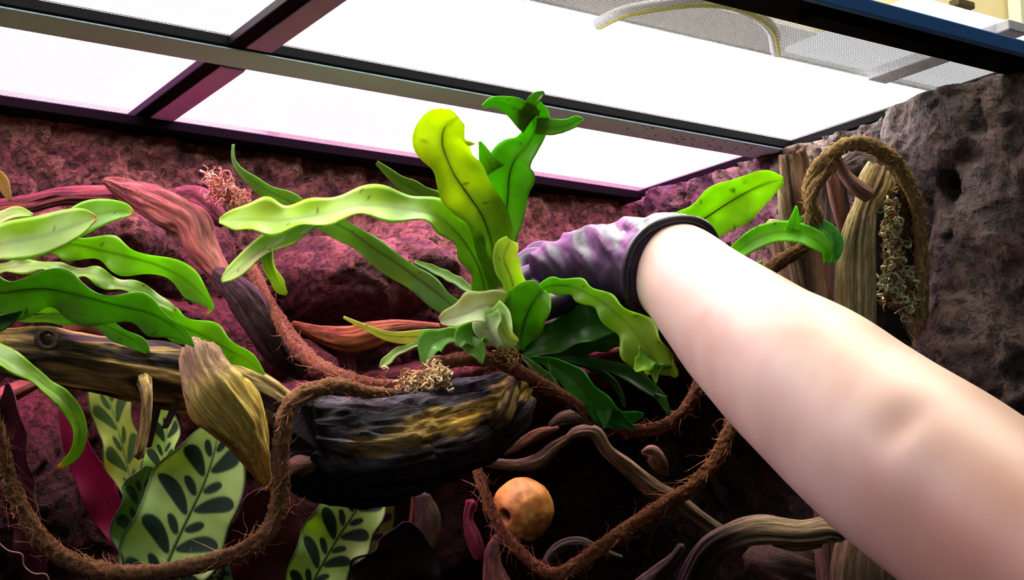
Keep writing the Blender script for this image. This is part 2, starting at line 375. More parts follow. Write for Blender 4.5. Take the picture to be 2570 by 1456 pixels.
# ================================================================== STRUCTURE
def rock_wall(name, axis, pos, a0, a1, z0, z1, step, bumps, mat, tintfn, amp, seed, side):
    """moulded rock panel: front relief grid over a flat back; axis 'y' spans x, axis 'x' spans y"""
    na, nz_ = int((a1-a0)/step), int((z1-z0)/step)
    A, Zz = np.meshgrid(np.linspace(a0, a1, na), np.linspace(z0, z1, nz_), indexing='ij'); A = A.ravel(); Zz = Zz.ravel()
    q = np.stack([A, Zz, A*0+seed], 1)
    wq = q+0.012*np.stack([fbm(q*40, 2, seed+30), fbm(q*40, 2, seed+33), q[:, 0]*0], 1)
    big = fbm(q*9, 3, seed); mid = fbm(wq*34, 4, seed+4); fine = fbm(wq*130, 3, seed+8)
    cav = 1-np.abs(fbm(wq*48, 3, seed+40))*3.2; cav = np.clip(cav, 0, 1)
    pit = np.maximum(0, vnoise(wq*90, seed+12)-0.3)*1.5+np.maximum(0, vnoise(wq*52, seed+15)-0.55)*1.8
    hgt = amp*(0.5+0.55*big)+amp*0.5*mid+0.0042*fine-0.0055*pit*(amp/0.02)-0.0035*cav
    for (ba, bz, ra, rz, hh) in bumps:
        k = ((A-ba)/ra)**2+((Zz-bz)/rz)**2+0.35*mid+0.15*big
        hgt = np.maximum(hgt, hh*np.sqrt(np.clip(1-k, 0, 1))+hgt*0.6) if hh > 0 else hgt+hh*np.clip(1-k, 0, 1)
    out = pos+side*hgt
    V = np.stack([A, out, Zz], 1) if axis == 'y' else np.stack([out, A, Zz], 1)
    tc = tintfn(V, big, mid, fine, pit)
    Fc = grid_faces(na, nz_)
    bk = pos-side*0.012
    cs = [(a0, z0), (a1, z0), (a1, z1), (a0, z1)]
    bv = [((a, bk, z) if axis == 'y' else (bk, a, z)) for a, z in cs]; m = len(V)
    ci = [0, (na-1)*nz_, na*nz_-1, nz_-1]
    fl = Fc.tolist()+[[m, m+1, m+2, m+3]]
    e = [list(range(0, na*nz_, nz_)), list(range((na-1)*nz_, na*nz_)), list(range(na*nz_-1, -1, -nz_)), list(range(nz_-1, -1, -1))]
    for i in range(4): fl.append([m+i]+e[i]+[m+(i+1) % 4])
    V = np.vstack([V, bv]); tc = np.vstack([tc, np.tile(lin((60, 30, 25)), (4, 1))])
    o = mesh_obj(name, V, fl, mat, None, tc); o['kind'] = 'structure'; return o
def bump_back(px, py, rx, ry, h):
    p = onY(px, py, BACK-0.03); return (p[0], p[2], rx*1.12/F, ry*1.12/F, h)
bumps = [bump_back(*b) for b in [(890, 715, 235, 125, 0.085), (300, 600, 115, 85, 0.06), (150, 640, 120, 120, 0.05), (1060, 640, 150, 110, 0.055), (720, 935, 130, 90, 0.07),
         (560, 880, 150, 130, 0.05), (500, 640, 120, 150, 0.03), (450, 520, 120, 60, 0.03), (1690, 500, 75, 45, 0.05), (1900, 440, 90, 50, 0.045), (90, 1200, 130, 220, 0.06),
         (800, 1260, 150, 120, 0.05), (1560, 835, 90, 60, 0.05), (1640, 930, 140, 70, 0.05), (350, 790, 160, 60, 0.05), (2000, 760, 120, 140, 0.05), (1840, 680, 120, 80, 0.04), (1150, 1290, 90, 160, 0.05),
         (1500, 1250, 160, 120, 0.03), (1900, 1200, 200, 160, 0.04), (1480, 905, 470, 95, 0.235), (1180, 975, 330, 70, 0.17), (1880, 960, 330, 90, 0.19), (800, 1010, 260, 40, 0.08)]]  # the wide deep bumps form an overhang added to shade the hollow
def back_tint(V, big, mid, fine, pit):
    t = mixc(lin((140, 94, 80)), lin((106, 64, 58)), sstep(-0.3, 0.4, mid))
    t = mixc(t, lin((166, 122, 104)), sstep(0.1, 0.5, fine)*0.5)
    t = mixc(t, lin((112, 40, 48)), sstep(0.24, 0.14, V[:, 2])); t = mixc(t, lin((78, 32, 30)), sstep(0.10, 0.03, V[:, 2]))  # redder, then darker downwards: pink lamplight and shade put into the colour
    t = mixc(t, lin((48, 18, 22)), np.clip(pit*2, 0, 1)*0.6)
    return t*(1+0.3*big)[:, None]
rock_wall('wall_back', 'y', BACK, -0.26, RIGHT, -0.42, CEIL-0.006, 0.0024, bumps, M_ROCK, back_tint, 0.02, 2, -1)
def right_tint(V, big, mid, fine, pit):
    t = mixc(lin((124, 96, 84)), lin((88, 62, 52)), sstep(-0.3, 0.4, mid))
    t = mixc(t, lin((110, 62, 40)), sstep(0.1, 0.5, vnoise(V*22, 5))*sstep(0.26, 0.1, V[:, 2])*0.8)
    t = mixc(t, lin((128, 108, 102)), sstep(0.15, 0.5, fine)*0.6)
    return mixc(t, lin((30, 18, 16)), np.clip(pit*2, 0, 1)*0.7)*(1+0.3*big)[:, None]
def bump_right(px, py, ry, rz, h): p = onX(px, py, RIGHT-0.03); return (p[1], p[2], ry, rz, h)
rb = [bump_right(*b) for b in [(2300, 330, 0.05, 0.05, 0.03), (2440, 420, 0.07, 0.09, 0.025), (2470, 760, 0.06, 0.09, 0.035), (2420, 1050, 0.07, 0.09, 0.04), (2390, 470, 0.010, 0.014, -0.02)]]
rock_wall('wall_right', 'x', RIGHT, FRONT-0.10, BACK, -0.42, CEIL-0.001, 0.0022, rb, M_ROCKWET, right_tint, 0.026, 31, -1)
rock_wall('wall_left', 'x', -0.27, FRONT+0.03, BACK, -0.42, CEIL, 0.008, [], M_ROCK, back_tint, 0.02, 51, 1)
# soil floor
n = 140
A, B_ = np.meshgrid(np.linspace(-0.27, RIGHT, n), np.linspace(FRONT, BACK, n), indexing='ij'); q = np.stack([A.ravel(), B_.ravel(), A.ravel()*0], 1)
hz = -0.36+0.03*fbm(q*10, 4, 3); V = q.copy(); V[:, 2] = hz
V2 = np.vstack([V, [(-0.27, FRONT, -0.42), (RIGHT, FRONT, -0.42), (RIGHT, BACK, -0.42), (-0.27, BACK, -0.42)]]); m = n*n
fl = grid_faces(n, n).tolist()+[[m+3, m+2, m+1, m]]
tag(mesh_obj('floor', V2, fl, M_SOIL, None, np.tile(lin((52, 36, 28)), (len(V2), 1))), kind='structure')
# the room wall behind the tank, seen over the lid
o = box_obj('wall_room', (-1.6, 1.30, -0.8), (3.4, 1.34, 1.6), flat_mat('room_wall_paint', (226, 220, 204), 0.8, var=0.04)); o['kind'] = 'structure'

# ================================================================== LID WITH SCREENS
lid = empty('screen_lid', (0.3, 0.8, CEIL)); tag(lid, 'black framed terrarium lid with four fine metal mesh screens', 'lid')
ZT = CEIL+0.008
YM0, YM1 = 0.815, 0.850            # rail along the middle
XC0, XC1 = 0.318, 0.346            # rail running from front to back
XL, XR = -0.27, RIGHT
box_obj('back_rail', (XL, BACK-0.006, CEIL-0.001), (XR, BACK+0.03, ZT), M_BLACK, lid, 0.001)
box_obj('back_lip', (XL, BACK-0.032, CEIL-0.008), (0.775, BACK-0.004, CEIL-0.0005), M_BLACK, lid, 0.0008)
box_obj('right_rail', (XR-0.006, FRONT-0.03, CEIL), (XR+0.03, BACK+0.03, ZT), M_BLACK, lid, 0.001)
box_obj('left_rail', (XL-0.03, FRONT-0.03, CEIL), (XL, BACK+0.03, ZT), M_BLACK, lid, 0.001)
box_obj('middle_rail', (XL, YM0, CEIL), (XR, YM1, ZT), M_BLACK, lid, 0.001)
box_obj('cross_rail', (XC0, FRONT, CEIL+0.0004), (XC1, BACK, ZT-0.0004), M_BLACK, lid, 0.001)
box_obj('rail_underside', (XL, YM0+0.0015, CEIL-0.0012), (XR-0.01, YM1-0.001, CEIL), M_RAIL, lid, 0.0005)
box_obj('rail_underside', (XC0+0.010, FRONT, CEIL-0.0010), (XC1-0.001, YM0-0.004, CEIL+0.0004), M_RAILP, lid, 0.0004)
box_obj('rail_underside', (XC0+0.010, YM1+0.004, CEIL-0.0010), (XC1-0.001, BACK-0.01, CEIL+0.0004), M_RAILP, lid, 0.0004)
box_obj('front_rail', (XL, FRONT-0.030, CEIL-0.002), (XR+0.03, FRONT, ZT-0.001), M_BLACK, lid, 0.001)
box_obj('front_face', (XL, FRONT-0.034, CEIL-0.002), (XR+0.03, FRONT-0.0295, CEIL+0.008), M_BLUE, lid, 0.001)
box_obj('door_track', (0.58, FRONT-0.024, CEIL-0.006), (0.68, FRONT-0.008, CEIL-0.001), M_BLACK, lid, 0.001)
def screen(x0, x1, y0, y1, z):
    pitch, t = 0.0021, 0.00011
    V, Fc = [], []
    for k in range(int((x1-x0)/pitch)+1):
        x = x0+k*pitch; v, f = box((x-t, y0, z-t), (x+t, y1, z+t)); b = len(V); V += v; Fc += [[i+b for i in q] for q in f]
    for k in range(int((y1-y0)/pitch)+1):
        y = y0+k*pitch; v, f = box((x0, y-t, z+t), (x1, y+t, z+3*t)); b = len(V); V += v; Fc += [[i+b for i in q] for q in f]
    o = mesh_obj('mesh_screen', V, Fc, M_WIRE, lid, smooth=False); o['kind'] = 'stuff'
for x0, x1 in ((XL, XC0), (XC1, XR-0.006)):
    screen(x0, x1, FRONT, YM0, ZT-0.0015); screen(x0, x1, YM1, BACK-0.004, ZT-0.0015)
# droplets under the middle rail
V, Fc = [], []
for k in range(46):
    px = rng.uniform(1640, 1985); c = onZ(px, 0, CEIL-0.0012); x = onZ(px, 300+px*0.02, CEIL)[0]
    cxx, cyy, r = rng.uniform(0.62, 0.765), rng.uniform(YM0+0.004, YM1-0.003), rng.uniform(0.0005, 0.0013)
    b = len(V)
    for i in range(4):
        for j in range(8):
            a, ph = j*0.785, i*0.5236
            V.append((cxx+r*math.cos(a)*math.cos(ph), cyy+r*math.sin(a)*math.cos(ph), CEIL-0.0012-r*0.8*math.sin(ph)))
    Fc += [[b+i*8+j, b+i*8+(j+1) % 8, b+(i+1)*8+(j+1) % 8, b+(i+1)*8+j] for i in range(3) for j in range(8)]
o = mesh_obj('water_droplets', V, Fc, flat_mat('water_bead', (120, 130, 145), 0.08, spec=0.8), lid); o['kind'] = 'stuff'

# ================================================================== LAMPS ON TOP OF THE LID
M_HOUSE = flat_mat('lamp_housing', (235, 236, 238), 0.4)
def lamp(name, label, x0, x1, y0, y1, z, rgb, k):
    r = empty(name, ((x0+x1)/2, (y0+y1)/2, z)); tag(r, label, 'lamp')
    box_obj('housing', (x0-0.002, y0-0.002, z+0.002), (x1+0.002, y1+0.002, z+0.03), M_HOUSE, r, 0.002)
    box_obj('diffuser', (x0, y0, z), (x1, y1, z+0.002), emit_mat(name+'_light', rgb, k), r)
LZ = CEIL+0.042
yA = onZ(1720, 100, LZ)[1]
lamp('led_panel', 'wide white grow light panel lying over the front mesh', -0.25, 0.94, yA, YM1+0.012, LZ, (1.0, 0.97, 0.93), WHITE_LAMP)
lamp('led_panel', 'narrow pink grow light strip lying over the back mesh', -0.25, 0.94, YM1+0.0165, BACK+0.095, LZ, (1.0, 0.32, 0.80), PINK_LAMP)
# brown panel on the room wall, seen through the mesh past the lamp
o = box_obj('wall_panel', (0.55, 1.27, 0.30), (1.12, 1.298, 0.72), flat_mat('brown_wall_panel', (168, 132, 108), 0.7)); tag(o, 'brown board on the room wall seen through the front mesh', 'panel')
cable = empty('lamp_cable', onZ(1800, 10, LZ-0.006)); tag(cable, 'white lamp cable with a yellow stripe arching over the front mesh', 'cable')
cp = [onZ(x, y, LZ-0.008) for x, y in [(1500, 60), (1560, 32), (1650, 14), (1740, 4), (1820, 8), (1890, 32), (1935, 70), (1950, 130)]]
def wire(name, pts, rad, mat, parent, n=80):
    C = catmull(np.array(pts), n); T, N, B = frames(C); th = np.linspace(0, 2*np.pi, 10, endpoint=False)
    V = (C[:, None]+(N[:, None]*np.cos(th)[None, :, None]+B[:, None]*np.sin(th)[None, :, None])*rad).reshape(-1, 3)
    return mesh_obj(name, V, grid_faces(n, 10, True), mat, parent)
wire('sheath', cp, 0.0042, flat_mat('white_cable', (238, 238, 236), 0.5), cable)
wire('stripe', [p+np.array([0, -0.0024, -0.0030]) for p in cp], 0.0019, flat_mat('yellow_stripe', (226, 226, 40), 0.5), cable)
# fitting at the right end of the front mesh and the cupboard beyond the rail
br = empty('lamp_bracket', (0.77, 0.72, LZ)); tag(br, 'pale bracket plate with an added glow over the right corner of the front mesh', 'lamp')
M_PALE = flat_mat('pale_bracket', (225, 226, 230), 0.5)
box_obj('glow_plate', (onZ(1955, 150, LZ)[0], 0.62, LZ+0.004), (0.97, yA-0.008, LZ+0.008), emit_mat('added_plate_glow', (0.97, 0.98, 1.0), 1.3), br, 0.001)  # bracket plate, no lamp: its glow is added to brighten the corner
box_obj('bracket_arm', (0.80, 0.61, LZ-0.004), (0.82, yA-0.01, LZ+0.004), M_PALE, br, 0.001)

# ================================================================== DRIFTWOOD
def gold_tint(seed, dark=0.5):
    def fn(u, th, V, ridge, d2):
        g = fbm(np.stack([np.cos(th)*2.2, np.sin(th)*2.2, u*7], 1)+seed, 4, seed)
        t = mixc(lin((208, 172, 92)), lin((124, 88, 56)), sstep(-0.25, 0.3, g))
        t = mixc(t, lin((40, 28, 26)), sstep(0.02, 0.3, g+0.3*d2)*dark)
        t = mixc(t, lin((246, 218, 124)), sstep(0.1, 0.5, -g)*0.85)
        return mixc(t, lin((40, 26, 20)), sstep(0.5, -0.2, ridge)*0.6)
    return fn
def grey_tint(c1, c2, c3, seed):
    def fn(u, th, V, ridge, d2):
        g = fbm(np.stack([np.cos(th)*2, np.sin(th)*2, u*5], 1)+seed, 4, seed)
        t = mixc(lin(c1), lin(c2), sstep(-0.35, 0.35, g)); t = mixc(t, lin(c3), sstep(0.5, -0.3, ridge)*0.8)
        return t*(1+0.35*d2)[:, None]
    return fn
# pale gold log running in from the left
log = empty('driftwood_log', P(300, 930, 0.79)); tag(log, 'gold and dark banded driftwood log under the left fern with a knot', 'log')
tube('trunk', [(-760, 930, .76, 40), (-560, 915, .755, 46), (-340, 890, .755, 52), (-160, 882, .76, 50), (-60, 880, .765, 54), (0, 882, .77, 56), (100, 893, .775, 68), (250, 915, .785, 72), (400, 938, .80, 82), (520, 962, .815, 78), (620, 985, .83, 62), (700, 1025, .845, 50), (770, 1065, .855, 42)],
     M_WOOD, log, nseg=110, rough=(0.10, 0.07), lump=0.10, kA=1.5, along=14, seed=4, tintfn=gold_tint(4, 0.9))
# knot
K = [(120+25*math.cos(t), 853+21*math.sin(t), .763-0.003*math.sin(t), 6.5+2*math.sin(t*2+1)) for t in np.linspace(0.4, 2*np.pi+0.35, 22)]
tube('knot_ring', K, M_WOOD, log, (70, 50, 34), nseg=14, nlen=60, rough=(0.3, 0.3), lump=0.3, along=200, seed=88)
tube('knot', [(120, 853, .785, 18), (120, 853, .772, 15), (119, 852, .765, 9)], M_WOOD, log, (120, 88, 52), nseg=24, nlen=12, seed=8, lump=0.1)
tube('branch_stub', [(498, 876, .752, 42), (503, 896, .750, 52), (514, 934, .746, 58), (546, 992, .742, 74), (585, 1040, .742, 70), (608, 1075, .745, 60), (636, 1130, .75, 42), (662, 1195, .758, 20), (684, 1234, .765, 4)],
     M_WOOD, log, nseg=90, rough=(0.16, 0.08), lump=0.14, kA=1.8, along=20, seed=6, ends=(0.1, 0.5), broken=0.005,
     tintfn=lambda u, th, V, ridge, d2: mixc(mixc(mixc(lin((240, 188, 154)), lin((244, 212, 96)), sstep(0.1, 0.35, u)), lin((160, 124, 60)), sstep(0.12, 0.55, fbm(V*45, 4, 2))), lin((70, 46, 26)), sstep(0.3, -0.4, ridge)*0.7))
tube('twig', [(360, 955, .78, 20), (368, 990, .765, 15), (364, 1060, .757, 15), (348, 1146, .75, 14)], M_WOOD, log, nseg=28, rough=(0.16, 0.08), seed=7, tintfn=gold_tint(9, 0.4), broken=0.004)
tube('twig', [(395, 980, .80, 18), (385, 1040, .79, 15), (372, 1120, .782, 8)], M_WOOD, log, (72, 58, 62), nseg=24, seed=10, rough=(0.14, 0.08))
tube('twig', [(450, 985, .80, 12), (436, 1025, .79, 10), (414, 1072, .785, 8)], M_WOOD, log, (86, 66, 74), nseg=20, seed=11, rough=(0.14, 0.08), broken=0.003)
# charred log
def to_px(V): c = np.asarray(V)@R; return CX+F*c[:, 0]/-c[:, 2], CY-F*c[:, 1]/-c[:, 2]
def char_tint(u, th, V, ridge, d2):
    x, y = to_px(V)
    g = fbm(np.stack([np.cos(th)*2.5, np.sin(th)*2.5, u*9], 1), 4, 3); g2 = fbm(np.stack([np.cos(th)*9, np.sin(th)*9, u*6], 1), 4, 6)
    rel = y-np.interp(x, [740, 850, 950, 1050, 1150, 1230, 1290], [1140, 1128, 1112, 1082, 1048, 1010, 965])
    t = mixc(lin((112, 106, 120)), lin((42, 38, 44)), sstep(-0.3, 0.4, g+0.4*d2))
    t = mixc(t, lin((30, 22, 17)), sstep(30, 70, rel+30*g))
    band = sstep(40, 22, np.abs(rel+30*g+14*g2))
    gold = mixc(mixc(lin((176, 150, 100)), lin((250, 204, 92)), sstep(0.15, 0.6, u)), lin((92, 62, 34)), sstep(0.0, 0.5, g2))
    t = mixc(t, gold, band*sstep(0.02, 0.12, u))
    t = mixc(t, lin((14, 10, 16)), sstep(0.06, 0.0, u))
    return mixc(t, lin((12, 9, 10)), sstep(0.45, -0.2, ridge)*0.75)
clog = empty('charred_log', P(1000, 1110, 0.82)); tag(clog, 'black charred log with a golden streak, hollow at its left end', 'log')
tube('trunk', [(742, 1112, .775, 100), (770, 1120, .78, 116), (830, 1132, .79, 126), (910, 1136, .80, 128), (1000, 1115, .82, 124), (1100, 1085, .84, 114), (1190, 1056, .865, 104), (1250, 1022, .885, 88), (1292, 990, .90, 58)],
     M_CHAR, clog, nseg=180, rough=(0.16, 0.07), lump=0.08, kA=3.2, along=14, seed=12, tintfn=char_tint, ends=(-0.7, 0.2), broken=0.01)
tube('broken_rim', [(1215, 1075, .85, 22), (1262, 1040, .845, 24), (1282, 990, .85, 20), (1296, 950, .86, 10)], M_WOOD, clog, nseg=40, rough=(0.18, 0.1), lump=0.2, seed=13, tintfn=gold_tint(13, 0.5), broken=0.006)
tube('root_plug', [(735, 1180, .79, 32), (765, 1172, .765, 26), (790, 1165, .762, 14)], M_WOOD, clog, (108, 70, 52), nseg=30, rough=(0.2, 0.12), lump=0.3, seed=15)
# pink-lit branch along the back wall
pb = empty('driftwood_branch', P(450, 560, 0.97)); tag(pb, 'twisted reddish driftwood branch against the back wall behind the ferns', 'branch')
RED = grey_tint((196, 120, 100), (158, 86, 72), (74, 34, 30), 3)
tube('limb', [(262, 452, .955, 8), (285, 462, .957, 18), (340, 488, .96, 34), (420, 525, .955, 46), (480, 562, .95, 44), (505, 620, .945, 38), (545, 680, .94, 30), (572, 715, .935, 26)], M_WOOD, pb, nseg=80, rough=(0.2, 0.08), lump=0.18, kA=1.8, along=18, seed=20, tintfn=RED)
tube('limb_tip', [(545, 690, .935, 22), (570, 706, .93, 27), (605, 742, .925, 38), (640, 790, .925, 42), (672, 842, .925, 38), (705, 890, .93, 34), (760, 930, .94, 26)], M_CHAR, pb, nseg=70, rough=(0.16, 0.06), lump=0.1, seed=21,
     tintfn=grey_tint((92, 66, 66), (58, 38, 40), (18, 10, 12), 5), ends=(-0.8, 0.5))
tube('side_limb', [(-700, 640, .97, 14), (-400, 590, .96, 16), (-200, 545, .955, 17), (-60, 530, .955, 18), (0, 520, .96, 18), (80, 510, .965, 22), (150, 494, .97, 22), (220, 492, .972, 24), (300, 492, .97, 26)], M_WOOD, pb, nseg=50, rough=(0.2, 0.1), lump=0.16, seed=22, tintfn=grey_tint((150, 70, 66), (112, 46, 50), (50, 16, 24), 8))
tube('side_limb', [(440, 500, .975, 26), (490, 505, .98, 36), (530, 530, .975, 30), (560, 560, .97, 14)], M_WOOD, pb, nseg=40, rough=(0.2, 0.1), lump=0.2, seed=23, tintfn=grey_tint((140, 60, 70), (100, 36, 52), (44, 12, 24), 9))
ob = empty('bark_branch', P(880, 845, 0.96)); tag(ob, 'orange bark branch lying behind the brown vine below the boulder', 'branch')
tube('limb', [(735, 812, .95, 8), (800, 838, .95, 20), (870, 852, .95, 32), (930, 838, .955, 32), (1000, 822, .965, 18), (1100, 822, .98, 10)], M_WOOD, ob, nseg=50, rough=(0.2, 0.1), lump=0.2, seed=24, tintfn=grey_tint((214, 116, 66), (176, 80, 48), (84, 30, 22), 4))
sh = tube('wood_shard', [(160, 822, .86, 6), (190, 818, .86, 24), (230, 830, .865, 22), (262, 845, .87, 6)], M_WOOD, None, nseg=24, rough=(0.2, 0.1), lump=0.3, seed=25, tint=(176, 74, 66)); tag(sh, 'small reddish wood shard behind the gold log under the fern', 'wood')
tg = tube('wood_shard', [(-40, 1010, .93, 20), (30, 985, .93, 22), (110, 950, .935, 14)], M_WOOD, None, nseg=24, rough=(0.2, 0.1), lump=0.2, seed=26, tint=(170, 84, 78)); tag(tg, 'pinkish branch end under the gold log at the left edge', 'wood')

# upright hollow stump on the right
st = empty('hollow_stump', P(2150, 800, 1.0)); tag(st, 'upright hollow driftwood stump in the right corner with a pale split face', 'stump')
YEL = grey_tint((244, 224, 160), (216, 188, 122), (128, 98, 58), 6); BRN = grey_tint((188, 142, 116), (142, 108, 88), (62, 42, 34), 7); GRY = grey_tint((132, 106, 96), (104, 84, 78), (44, 32, 28), 11)
tube('split_face', [(2208, 436, .975, 40), (2196, 468, .97, 46), (2172, 518, .965, 30), (2160, 560, .962, 36), (2150, 622, .96, 44), (2148, 700, .958, 48), (2149, 780, .957, 48), (2150, 900, .955, 48), (2150, 1100, .955, 48), (2150, 1500, .955, 50)], M_WOOD, st, nseg=70, rough=(0.2, 0.07), lump=0.06, kA=4.0, along=4, seed=30, tintfn=YEL, flat=0.6, ends=(0.0, 0.5), broken=0.006)
tube('prong', [(2180, 490, .955, 20), (2150, 470, .952, 20), (2118, 435, .95, 15), (2098, 398, .945, 14), (2082, 370, .94, 7)], M_WOOD, st, (168, 122, 104), nseg=32, rough=(0.12, 0.06), seed=31)
tube('side_slab', [(1988, 386, .985, 34), (1994, 420, .985, 38), (2004, 500, .982, 40), (2018, 580, .98, 42), (2034, 680, .978, 44), (2050, 800, .975, 44), (2064, 950, .975, 44), (2100, 1480, .975, 44)], M_WOOD, st, nseg=60, rough=(0.2, 0.08), lump=0.08, kA=4.5, along=4, seed=32, tintfn=BRN, flat=0.7, ends=(-0.1, 0.5), broken=0.009)
tube('side_splinter', [(1958, 455, .975, 6), (1966, 500, .972, 14), (1978, 580, .97, 15), (1992, 660, .97, 14), (2010, 740, .97, 16)], M_WOOD, st, nseg=26, rough=(0.2, 0.1), lump=0.1, seed=33, tintfn=grey_tint((190, 170, 128), (140, 116, 84), (60, 44, 32), 12))
tube('inner_wall', [(2075, 430, 1.02, 40), (2080, 520, 1.02, 52), (2085, 640, 1.018, 58), (2092, 760, 1.015, 60), (2095, 900, 1.015, 60)], M_WOOD, st, nseg=60, rough=(0.14, 0.1), lump=0.14, kA=2, along=14, seed=34, tintfn=GRY, flat=0.5)
tube('inner_rib', [(2078, 420, .995, 9), (2092, 470, .995, 15), (2106, 530, .995, 15), (2118, 600, .997, 9)], M_WOOD, st, (148, 100, 88), nseg=24, rough=(0.16, 0.08), seed=35)
tube('crown', [(2115, 430, 1.02, 30), (2160, 412, 1.02, 42), (2210, 425, 1.015, 44), (2245, 450, 1.01, 24)], M_WOOD, st, nseg=50, rough=(0.14, 0.14), lump=0.2, kA=2, along=40, seed=36, tintfn=grey_tint((150, 130, 124), (112, 92, 90), (40, 34, 36), 13))
tube('cavity_shade', [(2225, 440, 1.03, 45), (2235, 540, 1.03, 70), (2240, 700, 1.03, 80), (2245, 900, 1.03, 80)], M_WOOD, st, nseg=50, rough=(0.1, 0.08), lump=0.1, seed=37, tint=(36, 24, 18), flat=0.4)  # shade inside the cavity put into a near-black wood colour
tube('rear_slab', [(1935, 560, 1.03, 20), (1960, 620, 1.03, 28), (1985, 700, 1.03, 30), (2000, 800, 1.03, 34)], M_WOOD, st, nseg=30, rough=(0.2, 0.1), lump=0.1, seed=38, tintfn=BRN, flat=0.6)

# ================================================================== VINES
rope('fibre_vine', 'brown fibre vine sweeping in a wide loop across the lower left', [(-330, 870, .70, 18), (-200, 850, .705, 19), (-95, 915, .72, 20), (-35, 1015, .732, 20), (0, 1110, .735, 20), (25, 1215, .735, 21), (60, 1290, .735, 22), (110, 1362, .735, 23), (180, 1412, .735, 23), (260, 1436, .735, 23), (370, 1440, .733, 22), (470, 1425, .733, 22), (570, 1398, .733, 21), (640, 1366, .733, 21), (684, 1320, .734, 20), (702, 1250, .735, 21), (705, 1180, .735, 21), (706, 1110, .735, 21), (716, 1050, .737, 21), (740, 1005, .742, 22), (790, 978, .752, 21), (850, 970, .765, 20), (905, 982, .78, 16), (985, 985, .80, 9)], seed=40, fibres=420)
rope('fibre_vine', 'brown fibre vine hanging down the back wall and over the charred log', [(610, 640, .965, 12), (640, 690, .95, 16), (672, 760, .93, 17), (712, 820, .915, 18), (745, 868, .90, 19), (800, 918, .88, 18), (870, 950, .865, 17), (940, 965, .855, 16), (1000, 966, .85, 15), (1055, 945, .85, 15), (1110, 912, .85, 16), (1180, 900, .85, 17), (1240, 905, .85, 17), (1300, 930, .855, 16), (1380, 972, .865, 15), (1450, 1020, .875, 15), (1510, 1055, .885, 15), (1580, 1080, .895, 15), (1650, 1075, .90, 15), (1705, 1045, .905, 15), (1745, 985, .91, 15), (1760, 930, .915, 14)], (170, 108, 84), seed=41, fibres=320)
rope('fibre_vine', 'brown fibre vine hanging in a deep loop at the bottom below the arm', [(1195, 1170, .90, 12), (1222, 1250, .89, 13), (1252, 1320, .88, 14), (1300, 1382, .87, 15), (1352, 1425, .865, 16), (1400, 1442, .86, 17), (1450, 1416, .86, 18), (1520, 1365, .86, 18), (1600, 1312, .862, 19), (1680, 1260, .866, 19), (1740, 1218, .87, 18), (1790, 1160, .876, 17), (1820, 1105, .882, 17), (1842, 1040, .89, 16)], (178, 118, 80), seed=42, fibres=340)
rs = rope('fibre_vine', 'tan fibre vine looped over the top of the hollow stump', [(2070, 600, .955, 13), (2048, 545, .95, 16), (2030, 490, .945, 16), (2044, 435, .94, 16), (2085, 388, .935, 17), (2137, 360, .935, 18), (2192, 368, .94, 19), (2235, 396, .945, 20), (2264, 432, .95, 19), (2288, 480, .955, 17), (2305, 545, .96, 15), (2314, 640, .962, 16), (2314, 740, .962, 16), (2312, 840, .962, 16), (2316, 960, .962, 15)], (196, 162, 108), seed=43, fibres=460, length=0.009)
rope(None, None, [(2020, 600, .95, 10), (2034, 545, .944, 12), (2040, 482, .938, 14), (2062, 448, .936, 13), (2094, 415, .938, 11)], (196, 158, 106), parent=rs, part='rope_strand', seed=44, fibres=80, length=0.008)
rope(None, None, [(2250, 425, .955, 12), (2270, 480, .962, 13), (2270, 550, .968, 12), (2262, 640, .972, 11), (2262, 720, .975, 8)], (126, 96, 62), parent=rs, part='rope_strand', seed=45, fibres=60, length=0.008)
rope('fibre_vine', 'short brown fibre vine crossing behind the arm toward the stump', [(1860, 730, .97, 18), (1910, 690, .96, 18), (1960, 655, .955, 17), (2008, 626, .955, 15), (2040, 600, .96, 10)], (156, 114, 74), seed=46, fibres=110, length=0.008)

# ================================================================== CRESTED FERN IN THE MIDDLE
G1, G2, G3, YG, PALE = (120, 186, 36), (150, 204, 52), (64, 138, 30), (176, 200, 44), (186, 212, 150)
fern = empty('crested_fern', P(1300, 860, 0.93)); tag(fern, 'bright green crested fern in the middle being held by the gloved hand', 'fern')
D = 0.90
frond(fern, [[(1245, 720, .915, 22), (1238, 620, .905, 44), (1215, 545, .895, 55), (1180, 490, .885, 64), (1145, 440, .875, 60), (1128, 405, .87, 56), (1114, 360, .862, 72), (1120, 322, .858, 66), (1150, 294, .856, 24)]], (108, 164, 28), (184, 208, 42), seed=1, wave=0.12, freq=3, curl=0.35, tilt=25)
frond(fern, [[(1248, 700, .93, 22), (1262, 590, .925, 36), (1272, 500, .915, 56), (1276, 440, .905, 66), (1290, 400, .898, 58), (1322, 365, .89, 34), (1340, 330, .882, 30), (1338, 298, .875, 42), (1324, 262, .87, 30)],
             [(1335, 305, .875, 34), (1300, 276, .87, 28), (1262, 260, .868, 18), (1235, 256, .868, 12), (1212, 268, .868, 5)],
             [(1330, 290, .872, 24), (1332, 262, .868, 16), (1352, 240, .862, 12), (1366, 232, .86, 4)],
             [(1345, 315, .875, 24), (1385, 320, .87, 22), (1425, 314, .866, 15), (1450, 302, .864, 12), (1464, 300, .863, 3)],
             [(1240, 430, .90, 30), (1220, 395, .896, 18), (1204, 355, .893, 3)]], (92, 146, 26), (96, 170, 30), seed=2, wave=0.1, freq=3, curl=0.3, tilt=-20)
